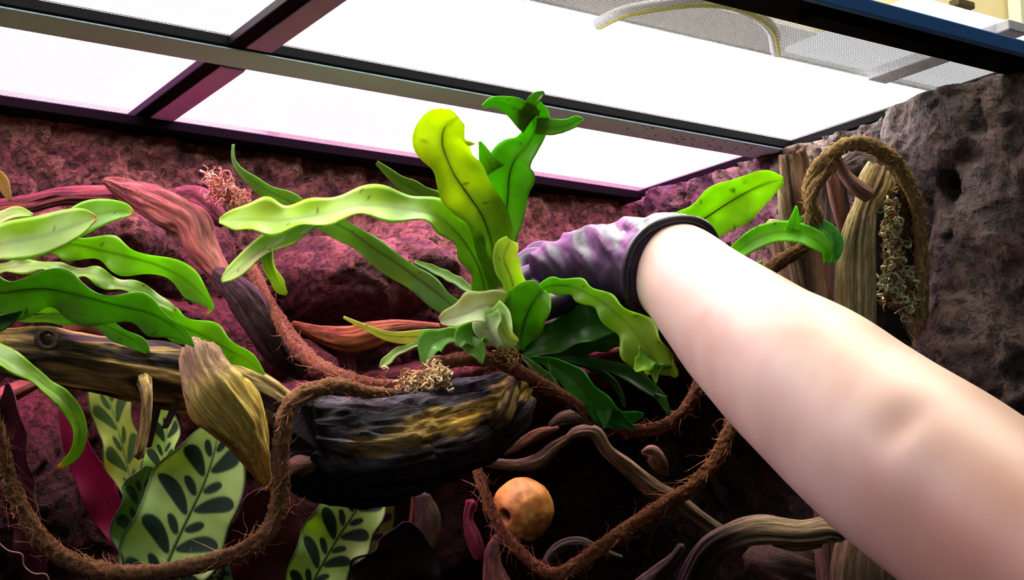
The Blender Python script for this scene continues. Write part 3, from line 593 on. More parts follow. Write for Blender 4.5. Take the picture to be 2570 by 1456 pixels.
frond(fern, [[(1222, 750, .91, 20), (1212, 695, .905, 36), (1192, 645, .898, 34), (1155, 590, .888, 35), (1100, 542, .876, 33), (1012, 520, .862, 38), (915, 512, .85, 40), (860, 520, .844, 37), (780, 540, .836, 34), (715, 548, .83, 38), (650, 548, .824, 44), (596, 548, .82, 32), (550, 554, .817, 6)],
             [(800, 545, .838, 34), (740, 575, .831, 32), (690, 606, .824, 28), (650, 630, .818, 28), (605, 665, .812, 27), (575, 690, .808, 17), (556, 706, .806, 4)],
             [(668, 620, .82, 18), (674, 655, .816, 16), (690, 695, .812, 19), (705, 722, .81, 16), (720, 738, .81, 4)]], (118, 178, 34), (168, 206, 60), seed=3, wave=0.2, freq=6, curl=0.3, tilt=48)
frond(fern, [[(1185, 800, .92, 18), (1130, 766, .925, 28), (1090, 733, .93, 31), (1048, 702, .935, 31), (1001, 668, .935, 32), (944, 631, .935, 30), (880, 584, .93, 28), (800, 545, .925, 28), (730, 510, .92, 26), (660, 472, .915, 18), (607, 432, .91, 10), (588, 402, .908, 7), (586, 362, .905, 4)]], (104, 150, 92), (116, 166, 100), seed=4, wave=0.18, freq=6, curl=0.3, tilt=-58)
frond(fern, [[(1200, 750, .945, 6), (1163, 716, .95, 11), (1096, 680, .955, 10), (1040, 656, .957, 4)]], (96, 140, 46), seed=5, wave=0.1, curl=0.3, tilt=40)
frond(fern, [[(1200, 610, .945, 20), (1130, 535, .95, 30), (1060, 490, .955, 26), (1000, 452, .957, 15), (945, 408, .958, 5)]], (76, 112, 40), (86, 120, 40), seed=6, wave=0.15, freq=4, curl=0.3, tilt=-40)
frond(fern, [[(1295, 740, .90, 30), (1282, 692, .893, 29), (1266, 648, .888, 33), (1276, 616, .886, 27), (1284, 602, .887, 15)]], (190, 226, 84), (214, 236, 124), seed=7, wave=0.1, freq=2, curl=0.5, tilt=10)
frond(fern, [[(1290, 815, .90, 20), (1255, 775, .87, 36), (1215, 765, .855, 38), (1170, 785, .845, 36), (1125, 798, .842, 22), (1104, 806, .842, 8)],
             [(1225, 775, .852, 40), (1250, 815, .845, 38), (1272, 848, .842, 30), (1298, 862, .842, 10)],
             [(1215, 790, .85, 42), (1232, 840, .842, 26), (1256, 872, .84, 6)]], (150, 190, 110), (206, 222, 186), seed=8, wave=0.22, freq=4, curl=0.35, tilt=30)
frond(fern, [[(1270, 835, .88, 18), (1225, 822, .86, 30), (1190, 838, .848, 36), (1190, 868, .842, 30), (1206, 892, .84, 14), (1209, 914, .84, 3)],
             [(1190, 835, .848, 34), (1160, 850, .845, 22), (1150, 870, .843, 8)]], (96, 168, 52), (120, 184, 76), seed=9, wave=0.2, freq=4, curl=0.3, tilt=28)
frond(fern, [[(1230, 840, .885, 12), (1160, 840, .87, 14), (1110, 848, .855, 22), (1082, 864, .848, 32), (1070, 890, .845, 22), (1062, 918, .844, 3)]], (116, 178, 60), (118, 186, 76), seed=10, wave=0.15, freq=3, curl=0.3, tilt=25)
frond(fern, [[(1200, 832, .90, 10), (1150, 832, .895, 15), (1100, 842, .888, 18), (1040, 846, .88, 18), (970, 842, .872, 12), (915, 820, .866, 7), (862, 796, .862, 3)]], (176, 190, 140), (186, 196, 150), seed=11, wave=0.1, freq=3, curl=0.3, tilt=-45)
frond(fern, [[(1080, 856, .87, 5), (1048, 864, .866, 6), (1000, 882, .862, 9), (970, 905, .858, 11), (954, 923, .856, 4)]], (166, 196, 112), seed=12, wave=0.2, freq=3, curl=0.3, tilt=30)
frond(fern, [[(1305, 880, .90, 10), (1308, 835, .885, 36), (1322, 785, .872, 58), (1342, 748, .866, 52), (1362, 724, .866, 28)]], (94, 168, 26), (122, 186, 40), seed=13, wave=0.15, freq=2, curl=0.55, tilt=-15)
frond(fern, [[(1310, 760, .91, 14), (1350, 730, .90, 16), (1400, 716, .89, 20), (1445, 724, .88, 24), (1490, 746, .87, 25), (1530, 774, .862, 28), (1572, 812, .856, 40), (1612, 860, .85, 50), (1642, 902, .846, 50), (1655, 932, .845, 32)],
             [(1630, 895, .846, 30), (1608, 918, .843, 18), (1593, 930, .842, 5)],
             [(1645, 910, .845, 22), (1644, 940, .843, 10), (1646, 962, .842, 2)],
             [(1655, 900, .846, 30), (1680, 925, .843, 22), (1700, 946, .842, 4)]], (112, 182, 30), (164, 204, 60), seed=14, wave=0.3, freq=5, curl=0.25, tilt=30)
frond(fern, [[(1330, 900, .90, 6), (1370, 908, .895, 12), (1412, 930, .888, 26), (1450, 965, .88, 34), (1485, 1002, .874, 33), (1522, 1036, .87, 32), (1562, 1052, .868, 23), (1600, 1044, .868, 11), (1617, 1040, .868, 3)],
             [(1530, 1040, .87, 24), (1575, 1066, .866, 11), (1600, 1080, .865, 2)], [(1515, 1030, .87, 22), (1518, 1060, .867, 9), (1515, 1076, .866, 2)]], (50, 132, 26), (54, 142, 30), seed=15, wave=0.12, freq=4, curl=0.35, tilt=20)
frond(fern, [[(1380, 900, .92, 5), (1440, 905, .918, 8), (1520, 918, .912, 14), (1570, 936, .908, 18), (1620, 966, .904, 18), (1652, 992, .902, 13), (1670, 1020, .90, 9), (1680, 1044, .899, 2)], [(1645, 982, .902, 9), (1676, 998, .90, 2)]], (66, 112, 62), (72, 128, 66), seed=16, wave=0.1, freq=3, curl=0.3, tilt=-30)
frond(fern, [[(1420, 905, .925, 4), (1480, 925, .922, 5), (1530, 950, .918, 8), (1555, 985, .915, 7), (1568, 1024, .913, 3)]], (60, 100, 54), seed=17, wave=0.1, curl=0.3, tilt=20)
frond(fern, [[(1310, 895, .895, 5), (1330, 912, .89, 8), (1355, 936, .886, 14), (1386, 962, .882, 13), (1410, 981, .88, 2)]], (62, 122, 46), seed=18, wave=0.1, curl=0.3, tilt=15)
frond(fern, [[(1310, 890, .92, 16), (1390, 850, .915, 38), (1470, 815, .912, 46), (1560, 800, .915, 36), (1640, 800, .92, 10)]], (50, 104, 26), seed=19, wave=0.15, freq=4, curl=0.35, tilt=-40)
frond(fern, [[(1310, 895, .93, 14), (1380, 880, .935, 30), (1450, 862, .935, 34), (1530, 850, .94, 26), (1600, 860, .945, 8)]], (44, 84, 30), seed=20, wave=0.15, freq=4, curl=0.35, tilt=35)
tube('crown', [(1290, 930, .935, 20), (1295, 890, .93, 34), (1290, 840, .925, 40), (1285, 800, .92, 26)], M_ROPE, fern, (58, 62, 30), nseg=30, rough=(0.2, 0.15), lump=0.2, seed=47)
tube('root_ball', [(1300, 960, .945, 20), (1310, 930, .945, 46), (1330, 900, .945, 50), (1340, 870, .945, 26)], M_ROPE, fern, (34, 24, 18), nseg=30, rough=(0.2, 0.2), lump=0.3, seed=48)

# ================================================================== LEFT FERN
lf = empty('nest_fern', P(-335, 860, 0.80)); tag(lf, 'large fern with smooth wavy fronds reaching in from the left edge', 'fern')
def lfrond(strips, *a, **kw):
    kw['freq'] = kw.get('freq', 5.0)*1.6; kw['wave'] = kw.get('wave', 0.1)*1.15
    return frond(lf, [[(-330, 790, .815, 10), (-250, 740, .80, 12)]+strips[0]]+strips[1:], *a, **kw)
tube('crown', [(-340, 860, .80, 26), (-335, 820, .81, 46), (-330, 780, .815, 48), (-330, 750, .815, 24)], M_ROPE, lf, (70, 72, 34), nseg=30, rough=(0.2, 0.15), lump=0.2, seed=49)
lfrond([[(-170, 700, .765, 16), (-110, 655, .755, 38), (0, 612, .745, 47), (101, 592, .738, 53), (170, 570, .734, 47), (215, 555, .732, 32), (243, 547, .731, 5)]], (140, 184, 40), (158, 202, 50), seed=31, wave=0.13, freq=3, curl=0.2, tilt=-30, edge=(210, 170, 90))
lfrond([[(-170, 700, .80, 16), (-80, 640, .79, 26), (20, 610, .785, 28), (100, 595, .782, 28), (160, 575, .78, 34), (219, 545, .777, 42), (286, 530, .774, 28), (320, 532, .773, 16), (335, 538, .772, 3)]], (120, 172, 44), (142, 196, 64), seed=32, wave=0.10, freq=3, curl=0.2, tilt=-20, edge=(220, 170, 90))
lfrond([[(-170, 690, .79, 14), (-60, 570, .765, 20), (0, 548, .76, 20), (45, 534, .758, 14), (82, 540, .757, 4)]], (151, 186, 60), seed=33, wave=0.16, curl=0.2, tilt=-45)
lfrond([[(-170, 720, .80, 14), (-60, 640, .79, 26), (80, 620, .782, 26), (185, 614, .776, 30), (252, 630, .772, 33), (320, 645, .768, 35), (370, 658, .765, 30), (437, 686, .762, 28), (488, 722, .76, 27), (518, 750, .758, 18), (532, 774, .757, 9), (516, 790, .756, 2)]], (138, 184, 40), (140, 198, 48), seed=34, wave=0.48, freq=4, curl=0.25, tilt=20, edge=(220, 150, 80))
lfrond([[(-170, 760, .79, 16), (-60, 742, .765, 36), (0, 740, .755, 44), (101, 730, .745, 52), (202, 748, .738, 48), (303, 773, .733, 43), (387, 795, .73, 38), (448, 833, .728, 25), (486, 870, .727, 2)]], (92, 152, 44), (112, 172, 54), seed=35, wave=0.35, freq=4, curl=0.4, tilt=35)
lfrond([[(-160, 770, .80, 14), (0, 760, .785, 22), (200, 770, .775, 26), (330, 778, .768, 24), (437, 812, .762, 34), (505, 842, .758, 39), (572, 878, .755, 32), (623, 906, .753, 21), (664, 940, .752, 2)]], (124, 176, 40), (138, 198, 44), seed=36, wave=0.32, freq=5, curl=0.25, tilt=15)
lfrond([[(-170, 730, .80, 14), (-60, 690, .785, 22), (0, 676, .778, 20), (67, 668, .772, 15), (111, 668, .77, 12), (168, 684, .767, 16), (236, 688, .764, 15), (286, 713, .762, 16), (353, 728, .76, 13), (397, 755, .758, 14), (438, 782, .757, 5)]], (171, 176, 128), (166, 204, 96), seed=37, wave=0.56, freq=5, curl=0.2, tilt=-55)
lfrond([[(-140, 810, .80, 12), (-30, 800, .79, 10), (50, 797, .785, 8), (120, 800, .78, 12), (200, 801, .776, 14), (256, 815, .774, 16), (310, 840, .771, 22), (352, 866, .769, 21), (372, 886, .768, 5)]], (133, 178, 44), (112, 176, 86), seed=38, wave=0.40, freq=4, curl=0.25, tilt=25)
lfrond([[(-140, 860, .77, 12), (-30, 824, .755, 22), (20, 802, .75, 15), (55, 782, .748, 2)]], (54, 110, 50), seed=39, wave=0.16, curl=0.3, tilt=10)
lfrond([[(-140, 820, .75, 14), (-30, 876, .72, 22), (40, 914, .712, 20), (88, 944, .708, 15), (118, 972, .706, 14), (152, 995, .704, 16), (185, 1036, .703, 17), (200, 1080, .702, 14), (191, 1130, .702, 12), (166, 1160, .702, 8), (146, 1174, .702, 3)]], (171, 186, 120), (140, 196, 40), seed=40, wave=0.32, freq=4, curl=0.35, tilt=-45, edge=(210, 170, 50))
lfrond([[(-150, 700, .84, 8), (-60, 420, .87, 15), (-5, 440, .875, 16), (18, 480, .878, 13), (28, 505, .88, 4)]], (166, 158, 118), seed=41, wave=0.16, curl=0.3, tilt=30)

for q in range(5):
    yy = 560+75*q; frond(lf, [[(-330, 790, .815, 10), (-420, 740-12*q, .80, 26), (-540, yy+60, .785+.01*q, 40), (-680, yy+20, .78+.012*q, 42), (-820, yy+70, .78+.012*q, 4)]], (120, 176, 44), (150, 196, 56), seed=90+q, wave=0.3, freq=4, curl=0.25, tilt=-25+12*q)
# ================================================================== RIGHT FERN
rf = empty('crested_fern', P(1700, 690, 1.0)); tag(rf, 'green fern behind the gloved wrist with fronds touching the hollow stump', 'fern')
frond(rf, [[(1620, 680, .99, 14), (1660, 620, .985, 30), (1720, 580, .98, 50), (1775, 548, .975, 58), (1830, 512, .97, 58), (1885, 480, .966, 50), (1932, 460, .963, 34), (1966, 452, .962, 8)]], (120, 178, 30), (158, 206, 50), seed=51, wave=0.1, freq=3, curl=0.35, tilt=20)
frond(rf, [[(1790, 690, .97, 12), (1846, 636, .955, 18), (1895, 600, .945, 26), (1955, 582, .938, 26), (2010, 586, .932, 25), (2050, 604, .928, 25), (2076, 632, .926, 15), (2072, 662, .925, 5)],
           [(1990, 580, .934, 20), (1996, 545, .931, 10), (1998, 517, .929, 2)]], (124, 206, 24), (118, 208, 24), seed=52, wave=0.06, freq=3, curl=0.2, tilt=-25)
frond(rf, [[(1980, 560, .955, 8), (2030, 556, .95, 14), (2075, 576, .945, 18), (2098, 604, .942, 18), (2098, 640, .94, 12), (2086, 660, .939, 4)]], (78, 170, 36), (110, 200, 90), seed=53, wave=0.1, curl=0.4, tilt=-30)
frond(rf, [[(1830, 700, .985, 4), (1880, 680, .98, 6), (1905, 664, .978, 7), (1914, 656, .977, 2)]], (100, 176, 40), seed=54, wave=0.1, curl=0.3, tilt=10, rib=False)

# ================================================================== PATTERNED LEAVES BELOW
def calathea_tint(base, dark, flip=1):
    def fn(U, Sx, V, Um):
        nz = fbm(V*60, 2, 4); t = np.tile(lin(base), (len(U), 1))*(1+0.12*nz)[:, None]
        s = Sx*flip
        m = np.zeros(len(U))
        for side in (-1, 1):
            for k in range(8):
                big = k % 2 == 0
                u0 = 0.04+k*0.108+(0.035 if side > 0 else 0); ln, wd = (0.82, 0.046) if big else (0.36, 0.031)
                a = np.clip(side*s, 0, 1); ctr = u0+0.16*a*(0.75 if big else 0.6)+0.03*np.sin(a*3)
                tt = (a-0.05)/ln; w_ = wd*np.sqrt(np.clip(4*tt*(1-tt), 0, 1))
                m = np.maximum(m, sstep(0.006, -0.006, np.abs(U-ctr)-w_)*(tt > 0)*(tt < 1)*(side*s > 0))
        t = mixc(t, lin(dark)*1.0, m)
        t = mixc(t, lin((132, 176, 106)), np.exp(-(Sx/0.035)**2))
        t = mixc(t, lin((70, 100, 70)), sstep(0.9, 1.0, np.abs(Sx)))
        return t
    return fn
def plain_tint(c):
    return lambda U, Sx, V, Um: np.tile(lin(c), (len(U), 1))*(1+0.2*fbm(V*60, 3, 6))[:, None]
ck = empty('prayer_plant', P(380, 1500, 0.9)); tag(ck, 'prayer plant with pale green leaves marked by dark ovals, left of centre', 'plant')
KW = dict(across=61, nlen=150, mat=M_CALA, name='leaf', ribcol=(120, 158, 96))
DK = (44, 74, 56)
frond(ck, [[(350, 1420, .885, 12), (336, 1270, .885, 20), (326, 1200, .884, 38), (314, 1150, .883, 54), (300, 1095, .882, 46), (288, 1050, .882, 46), (274, 1005, .882, 52), (264, 960, .882, 40), (258, 925, .882, 6)]], None, tintfn=calathea_tint((198, 220, 112), (88, 124, 66)), wave=0.15, freq=3, curl=0.2, tilt=10, seed=61, **KW)
frond(ck, [[(408, 1330, .875, 14), (398, 1240, .873, 36), (400, 1180, .872, 44), (408, 1120, .872, 46), (416, 1070, .872, 42), (424, 1010, .872, 6)]], None, tintfn=calathea_tint((176, 216, 112), (52, 82, 58)), wave=0.2, freq=3, curl=0.5, tilt=-20, seed=62, **KW)
frond(ck, [[(395, 1520, .85, 90), (410, 1430, .85, 118), (442, 1352, .85, 122), (473, 1287, .85, 124), (504, 1222, .85, 120), (530, 1152, .85, 92), (545, 1096, .85, 58), (556, 1050, .85, 8)]], None, tintfn=calathea_tint((184, 226, 132), DK), wave=0.12, freq=3, curl=0.2, tilt=-12, seed=63, **KW)
frond(ck, [[(380, 1480, .87, 40), (360, 1380, .868, 60), (350, 1300, .868, 55), (362, 1220, .868, 44), (372, 1170, .868, 8)]], None, tintfn=calathea_tint((96, 140, 66), (40, 66, 44)), wave=0.2, freq=3, curl=0.4, tilt=35, seed=64, **KW)
frond(ck, [[(500, 1520, .86, 40), (540, 1450, .86, 50), (566, 1412, .86, 8)]], None, tintfn=calathea_tint((110, 160, 100), DK), wave=0.1, curl=0.3, tilt=20, seed=65, **KW)
KM = dict(across=31, nlen=90, mat=M_CALA, name='leaf', ribcol=(90, 20, 44), label='dark maroon leaf showing its underside')
frond(ck, [[(330, 1420, .90, 16), (308, 1350, .90, 34), (285, 1300, .90, 48), (252, 1235, .90, 50), (215, 1160, .90, 44), (185, 1090, .90, 32), (160, 1010, .90, 16), (148, 960, .90, 4)]], None, tintfn=plain_tint((132, 24, 62)), wave=0.15, freq=3, curl=0.35, tilt=-20, seed=66, **KM)
frond(ck, [[(620, 1540, .88, 70), (640, 1430, .88, 92), (655, 1330, .88, 88), (668, 1270, .88, 60), (690, 1215, .88, 8)]], None, tintfn=plain_tint((72, 20, 24)), wave=0.15, freq=3, curl=0.3, tilt=40, seed=67, **KM)
frond(ck, [[(110, 1520, .86, 40), (90, 1400, .86, 56), (62, 1270, .86, 52), (45, 1150, .86, 46), (30, 1030, .86, 34), (18, 960, .86, 5)]], None, tintfn=plain_tint((46, 16, 22)), wave=0.2, freq=4, curl=0.35, tilt=-40, seed=68, **KM)
c2 = empty('prayer_plant', P(800, 1560, 0.88)); tag(c2, 'prayer plant leaves with dark ovals below the charred log', 'plant')
frond(c2, [[(755, 1520, .86, 50), (795, 1436, .86, 72), (850, 1342, .86, 84), (892, 1280, .86, 78), (925, 1225, .86, 50), (945, 1185, .86, 6)]], None, tintfn=calathea_tint((178, 226, 116), DK), wave=0.15, freq=3, curl=0.25, tilt=-15, seed=69, **KW)
frond(c2, [[(890, 1430, .88, 20), (925, 1350, .88, 36), (952, 1290, .88, 36), (968, 1240, .88, 26), (975, 1200, .88, 5)]], None, tintfn=calathea_tint((150, 150, 96), (84, 50, 96)), wave=0.15, freq=2, curl=0.3, tilt=30, seed=70, **KW)
frond(c2, [[(960, 1560, .87, 70), (980, 1460, .87, 100), (1010, 1380, .87, 80), (1020, 1310, .87, 10)]], None, tintfn=plain_tint((40, 22, 16)), wave=0.15, freq=3, curl=0.3, tilt=35, seed=71, **KM)

M_STEM = flat_mat('leaf_stalk', (70, 84, 48), 0.6)
for par, base, tops in ((ck, P(380, 2560, 0.93), [(350, 1420, .885), (408, 1330, .875), (395, 1520, .85), (380, 1480, .87), (500, 1520, .86), (330, 1420, .90), (620, 1540, .88), (110, 1520, .86)]), (c2, P(840, 2560, 0.93), [(755, 1520, .86), (890, 1430, .88), (960, 1560, .87)])):
    for q in tops:
        tp = P(*q); wire('leaf_stalk', [base, base*0.55+tp*0.45+np.array([0, 0, 0.01]), tp*0.9+base*0.1, tp], 0.0016, M_STEM, par, 24)
# ================================================================== DARK HOLLOW BELOW THE HAND
# round dried pod
n1, n2 = 60, 90
th = np.linspace(0.001, np.pi-0.001, n1); ph = np.linspace(0, 2*np.pi, n2, endpoint=False); TH, PH = np.meshgrid(th, ph, indexing='ij')
dirs = np.stack([np.sin(TH)*np.cos(PH), np.sin(TH)*np.sin(PH), np.cos(TH)], -1).reshape(-1, 3)
c0 = P(1312, 1278, 1.01); rad = 77*1.01/F
dd = 1+0.04*fbm(dirs*2.2, 3, 5)+0.012*fbm(dirs*7, 3, 6)
hole = -CF*0.75-CR*0.58-CU*0.12; hole /= np.linalg.norm(hole); ca = dirs@hole
dd -= 0.22*sstep(0.965, 0.985, ca); low = dirs@(-CU); dd += 0.07*np.maximum(0, vnoise(dirs*6, 3))*sstep(0.3, 0.8, low)
V = c0+dirs*(rad*dd)[:, None]*np.array([1, 1, 1.02])
tc = mixc(lin((206, 146, 66)), lin((168, 104, 44)), sstep(-0.3, 0.4, fbm(dirs*3, 3, 8))); tc = mixc(tc, lin((50, 22, 10)), sstep(0.968, 0.984, ca))
pod = mesh_obj('dried_pod', V, grid_faces(n1, n2, True), tint_mat('pod_skin', 0.55, (60, 60, 60), (260, 260, 260), 0.25, 0.3, 0.001, 0.4, src='object'), None, tc)
tag(pod, 'round ochre dried pod with a small hole in the dark hollow', 'pod')
def root(label, pts, fn=None, tint=(110, 80, 60), seed=0, name='root', cat='root', dd=0.05, **kw):
    pts = [(a, b_, c+dd, e) for a, b_, c, e in pts]
    o = tube(name, pts, M_WOOD, None, tint, nseg=kw.pop('nseg', 32), rough=kw.pop('rough', (0.2, 0.1)), lump=kw.pop('lump', 0.18), seed=seed, tintfn=fn, **kw)
    return tag(o, label, cat)
TAN = grey_tint((146, 118, 84), (100, 76, 52), (44, 30, 22), 14)
root('tan root sloping down to the right behind the hanging vine', [(1425, 1100, .915, 8), (1448, 1086, .915, 14), (1492, 1086, .915, 17), (1526, 1132, .915, 16), (1585, 1182, .918, 20), (1640, 1228, .92, 24), (1690, 1252, .922, 20), (1755, 1300, .925, 18), (1812, 1345, .93, 22)], TAN, seed=60)
root('curved bark strip with a red left end under the charred log', [(1205, 1146, .92, 4), (1235, 1136, .92, 12), (1290, 1122, .92, 12), (1350, 1088, .922, 13), (1400, 1074, .925, 6)], grey_tint((176, 104, 70), (130, 70, 46), (60, 26, 20), 15), seed=61, name='bark_strip', cat='bark', flat=0.5)
root('pale curled bark strip above the round pod', [(1192, 1160, .925, 6), (1240, 1164, .925, 12), (1300, 1168, .925, 14), (1352, 1156, .925, 18), (1392, 1122, .925, 14), (1440, 1090, .925, 7)], grey_tint((150, 110, 76), (104, 72, 48), (44, 26, 18), 16), seed=62, name='bark_strip', cat='bark', flat=0.5)
root('short yellowish bark chip beside the fork of the vine', [(1380, 1066, .905, 6), (1410, 1050, .905, 16), (1450, 1046, .905, 16), (1490, 1062, .905, 8)], TAN, seed=63, name='bark_chip', cat='bark', flat=0.5)
root('crumpled brown dead leaf beside the sloping root', [(1612, 1136, .925, 6), (1635, 1136, .925, 20), (1655, 1160, .925, 20), (1674, 1192, .925, 5)], grey_tint((150, 106, 78), (108, 70, 50), (50, 28, 20), 17), seed=64, name='dead_leaf', cat='leaf', lump=0.4)
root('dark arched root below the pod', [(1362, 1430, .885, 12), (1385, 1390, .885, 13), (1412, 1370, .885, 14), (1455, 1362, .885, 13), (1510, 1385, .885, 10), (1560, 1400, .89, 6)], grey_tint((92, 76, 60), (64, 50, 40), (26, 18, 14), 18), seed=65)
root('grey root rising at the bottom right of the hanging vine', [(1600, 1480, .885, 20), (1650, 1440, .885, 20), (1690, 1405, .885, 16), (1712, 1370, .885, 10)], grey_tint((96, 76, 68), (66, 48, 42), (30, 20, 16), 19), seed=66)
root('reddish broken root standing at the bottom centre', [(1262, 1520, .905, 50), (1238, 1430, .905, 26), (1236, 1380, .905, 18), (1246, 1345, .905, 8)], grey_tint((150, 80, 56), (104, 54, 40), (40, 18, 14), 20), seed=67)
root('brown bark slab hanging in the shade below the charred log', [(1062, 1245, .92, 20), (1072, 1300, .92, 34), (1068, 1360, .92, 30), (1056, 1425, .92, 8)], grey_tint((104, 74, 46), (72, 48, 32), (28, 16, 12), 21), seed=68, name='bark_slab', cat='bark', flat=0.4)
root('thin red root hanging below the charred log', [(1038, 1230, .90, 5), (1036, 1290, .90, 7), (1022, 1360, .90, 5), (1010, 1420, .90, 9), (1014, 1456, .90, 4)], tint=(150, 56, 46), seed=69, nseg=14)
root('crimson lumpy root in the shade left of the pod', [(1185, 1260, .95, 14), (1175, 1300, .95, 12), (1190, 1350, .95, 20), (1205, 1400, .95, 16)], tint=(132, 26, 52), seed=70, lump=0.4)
rb2 = empty('driftwood_branch', P(1900, 1350, 0.88)); tag(rb2, 'grey brown bent driftwood branch at the bottom right under the arm', 'branch')
tube('limb', [(2112, 1336, .86, 22), (2085, 1328, .862, 32), (2015, 1336, .868, 31), (1915, 1330, .876, 34), (1850, 1344, .88, 34), (1792, 1376, .884, 36), (1756, 1430, .888, 38), (1735, 1500, .89, 42), (1730, 1600, .89, 46)], M_WOOD, rb2, nseg=64, rough=(0.16, 0.07), lump=0.12, seed=71, broken=0.008,
     tintfn=lambda u, th, V, ridge, d2: mixc(mixc(lin((184, 158, 116)), lin((104, 88, 82)), sstep(0.3, 0.6, u)), lin((36, 26, 22)), sstep(0.5, -0.3, ridge)*0.8))
tube('twig', [(2060, 1365, .868, 10), (2000, 1372, .87, 13), (1940, 1366, .875, 6)], M_WOOD, rb2, (150, 122, 84), nseg=20, seed=72)
root('split upright wooden stump at the bottom right under the forearm', [(2180, 1340, .89, 60), (2168, 1400, .885, 74), (2165, 1480, .88, 82), (2165, 1700, .89, 92), (2165, 2300, .92, 96), (2165, 2650, .94, 100)], grey_tint((156, 122, 84), (112, 84, 58), (40, 26, 20), 22), seed=73, name='wood_stump', cat='stump', dd=0.0, nseg=80, kA=3.5, along=4, lump=0.05, rough=(0.22, 0.08))
root('dark wood block behind the bent branch at the bottom right', [(1880, 1400, .95, 30), (1960, 1420, .95, 60), (2040, 1440, .95, 60), (2110, 1450, .95, 30)], grey_tint((84, 52, 40), (58, 32, 26), (26, 14, 12), 23), seed=74, name='wood_block', cat='wood')

# ================================================================== MOSS
clump('moss_tuft', 'cream dried moss tuft on top of the charred log beside the vine', [(1030, 975, .832, 18, 12), (1065, 958, .832, 24, 14), (1100, 945, .835, 12, 12)], 260, 0.008, [(244, 220, 168), (252, 234, 190), (206, 160, 116)], 80, rad=0.0012)
clump('moss_tuft', 'pale green dried moss hanging beside the split stump face', [(2240, 540, .965, 10, 22), (2245, 600, .965, 11, 24), (2238, 655, .965, 10, 20), (2265, 700, .965, 16, 14), (2255, 745, .965, 18, 18), (2285, 770, .965, 10, 14), (2235, 720, .965, 12, 20)], 520, 0.008, [(228, 226, 168), (200, 196, 150), (240, 234, 178), (168, 120, 74)], 81, rad=0.0013)
clump('moss_tuft', 'peach coloured dried moss tuft on the branch by the back wall', [(545, 465, .955, 14, 14), (575, 490, .955, 18, 14), (600, 505, .955, 8, 8)], 170, 0.010, [(226, 170, 140), (206, 140, 120)], 82)
clump('moss_tuft', 'straw coloured moss wisp behind the fern crown', [(1262, 885, .85, 12, 8), (1285, 905, .85, 8, 8)], 60, 0.010, [(190, 160, 100), (160, 124, 70)], 83)

td = wire('aerial_root', [P(*q) for q in [(-20, 1345, .80), (20, 1382, .80), (55, 1392, .80), (60, 1420, .80), (85, 1440, .80), (115, 1442, .80), (128, 1470, .80)]], 0.00045, flat_mat('pale_rootlet', (150, 120, 100), 0.7), None, 60)
tag(td, 'thin pale wiry rootlet in the lower left corner', 'root')
# ================================================================== ARM AND GLOVE
def arm_mesh(name, pts, mat, parent=None, nseg=64, n=150, flat=0.85, warp=None, ends=True):
    S = catmull(np.array(pts, float), n); C, r = px3(S); T, N, B = frames(C); th = np.linspace(0, 2*np.pi, nseg, endpoint=False)
    u = np.linspace(0, 1, n); U = np.repeat(u, nseg); TH = np.tile(th, n); RR = np.repeat(r, nseg)
    ring = np.repeat(N, nseg, 0)*np.cos(TH)[:, None]+np.repeat(B, nseg, 0)*(np.sin(TH)*flat)[:, None]
    V = np.repeat(C, nseg, 0)+ring*RR[:, None]
    if warp is not None: V = V+ring*warp(U, TH, V)[:, None]
    Fc = grid_faces(n, nseg, True).tolist(); Fc.append(list(range(nseg))[::-1]); Fc.append([(n-1)*nseg+j for j in range(nseg)])
    return V, Fc, U, TH
m, nt, b, o_ = new_mat('skin')
at = nd(nt, 'ShaderNodeAttribute', attribute_name='tint'); nt.links.new(at.outputs['Color'], b.inputs['Base Color'])
b.inputs['Roughness'].default_value = 0.5; b.inputs['Subsurface Weight'].default_value = 0.25; b.inputs['Subsurface Radius'].default_value = (0.01, 0.004, 0.002); b.inputs['Subsurface Scale'].default_value = 0.6
b.inputs['Specular IOR Level'].default_value = 0.35
tc_ = nd(nt, 'ShaderNodeTexCoord'); nz_ = nd(nt, 'ShaderNodeTexNoise', Scale=900.0, Detail=3.0); nt.links.new(tc_.outputs['Object'], nz_.inputs['Vector'])
bp = nd(nt, 'ShaderNodeBump', Strength=0.08, Distance=0.0004); nt.links.new(nz_.outputs['Fac'], bp.inputs['Height']); nt.links.new(bp.outputs[0], b.inputs['Normal'])
M_SKIN = m
ARM = [(1560, 655, .93, 84), (1610, 656, .905, 104), (1660, 668, .883, 120), (1704, 690, .865, 129), (1770, 752, .832, 148), (1847, 826, .795, 172), (1940, 905, .752, 198), (2050, 985, .71, 224), (2150, 1062, .68, 240), (2250, 1138, .652, 254), (2381, 1232, .62, 268), (2500, 1320, .592, 274), (2640, 1420, .56, 282), (2800, 1540, .525, 290), (3000, 1690, .48, 300)]
def arm_warp(U, TH, V):
    pit = P(2285, 1092, .61); bump = P(2330, 1140, .60)
    return -0.004*np.exp(-((V-pit)**2).sum(1)/0.012**2)+0.002*np.exp(-((V-bump)**2).sum(1)/0.014**2)+0.0015*fbm(V*14, 2, 7)
V, Fc, U, TH = arm_mesh('person', ARM, None, warp=arm_warp)
nz = fbm(V*30, 3, 9)
tc = mixc(lin((230, 203, 188)), lin((214, 174, 158)), sstep(-0.2, 0.5, nz)*0.6); tc = mixc(tc, lin((172, 122, 102)), sstep(0.5, 0.8, U)*0.75)  # browner towards the elbow: shade put into the skin colour
tc = mixc(tc, lin((150, 100, 84)), np.exp(-((V-P(2285, 1092, .61))**2).sum(1)/0.010**2)*0.7)
person = mesh_obj('person', V, Fc, M_SKIN, None, tc)
tag(person, 'bare forearm reaching in from the lower right with a dark glove on its hand', 'person')
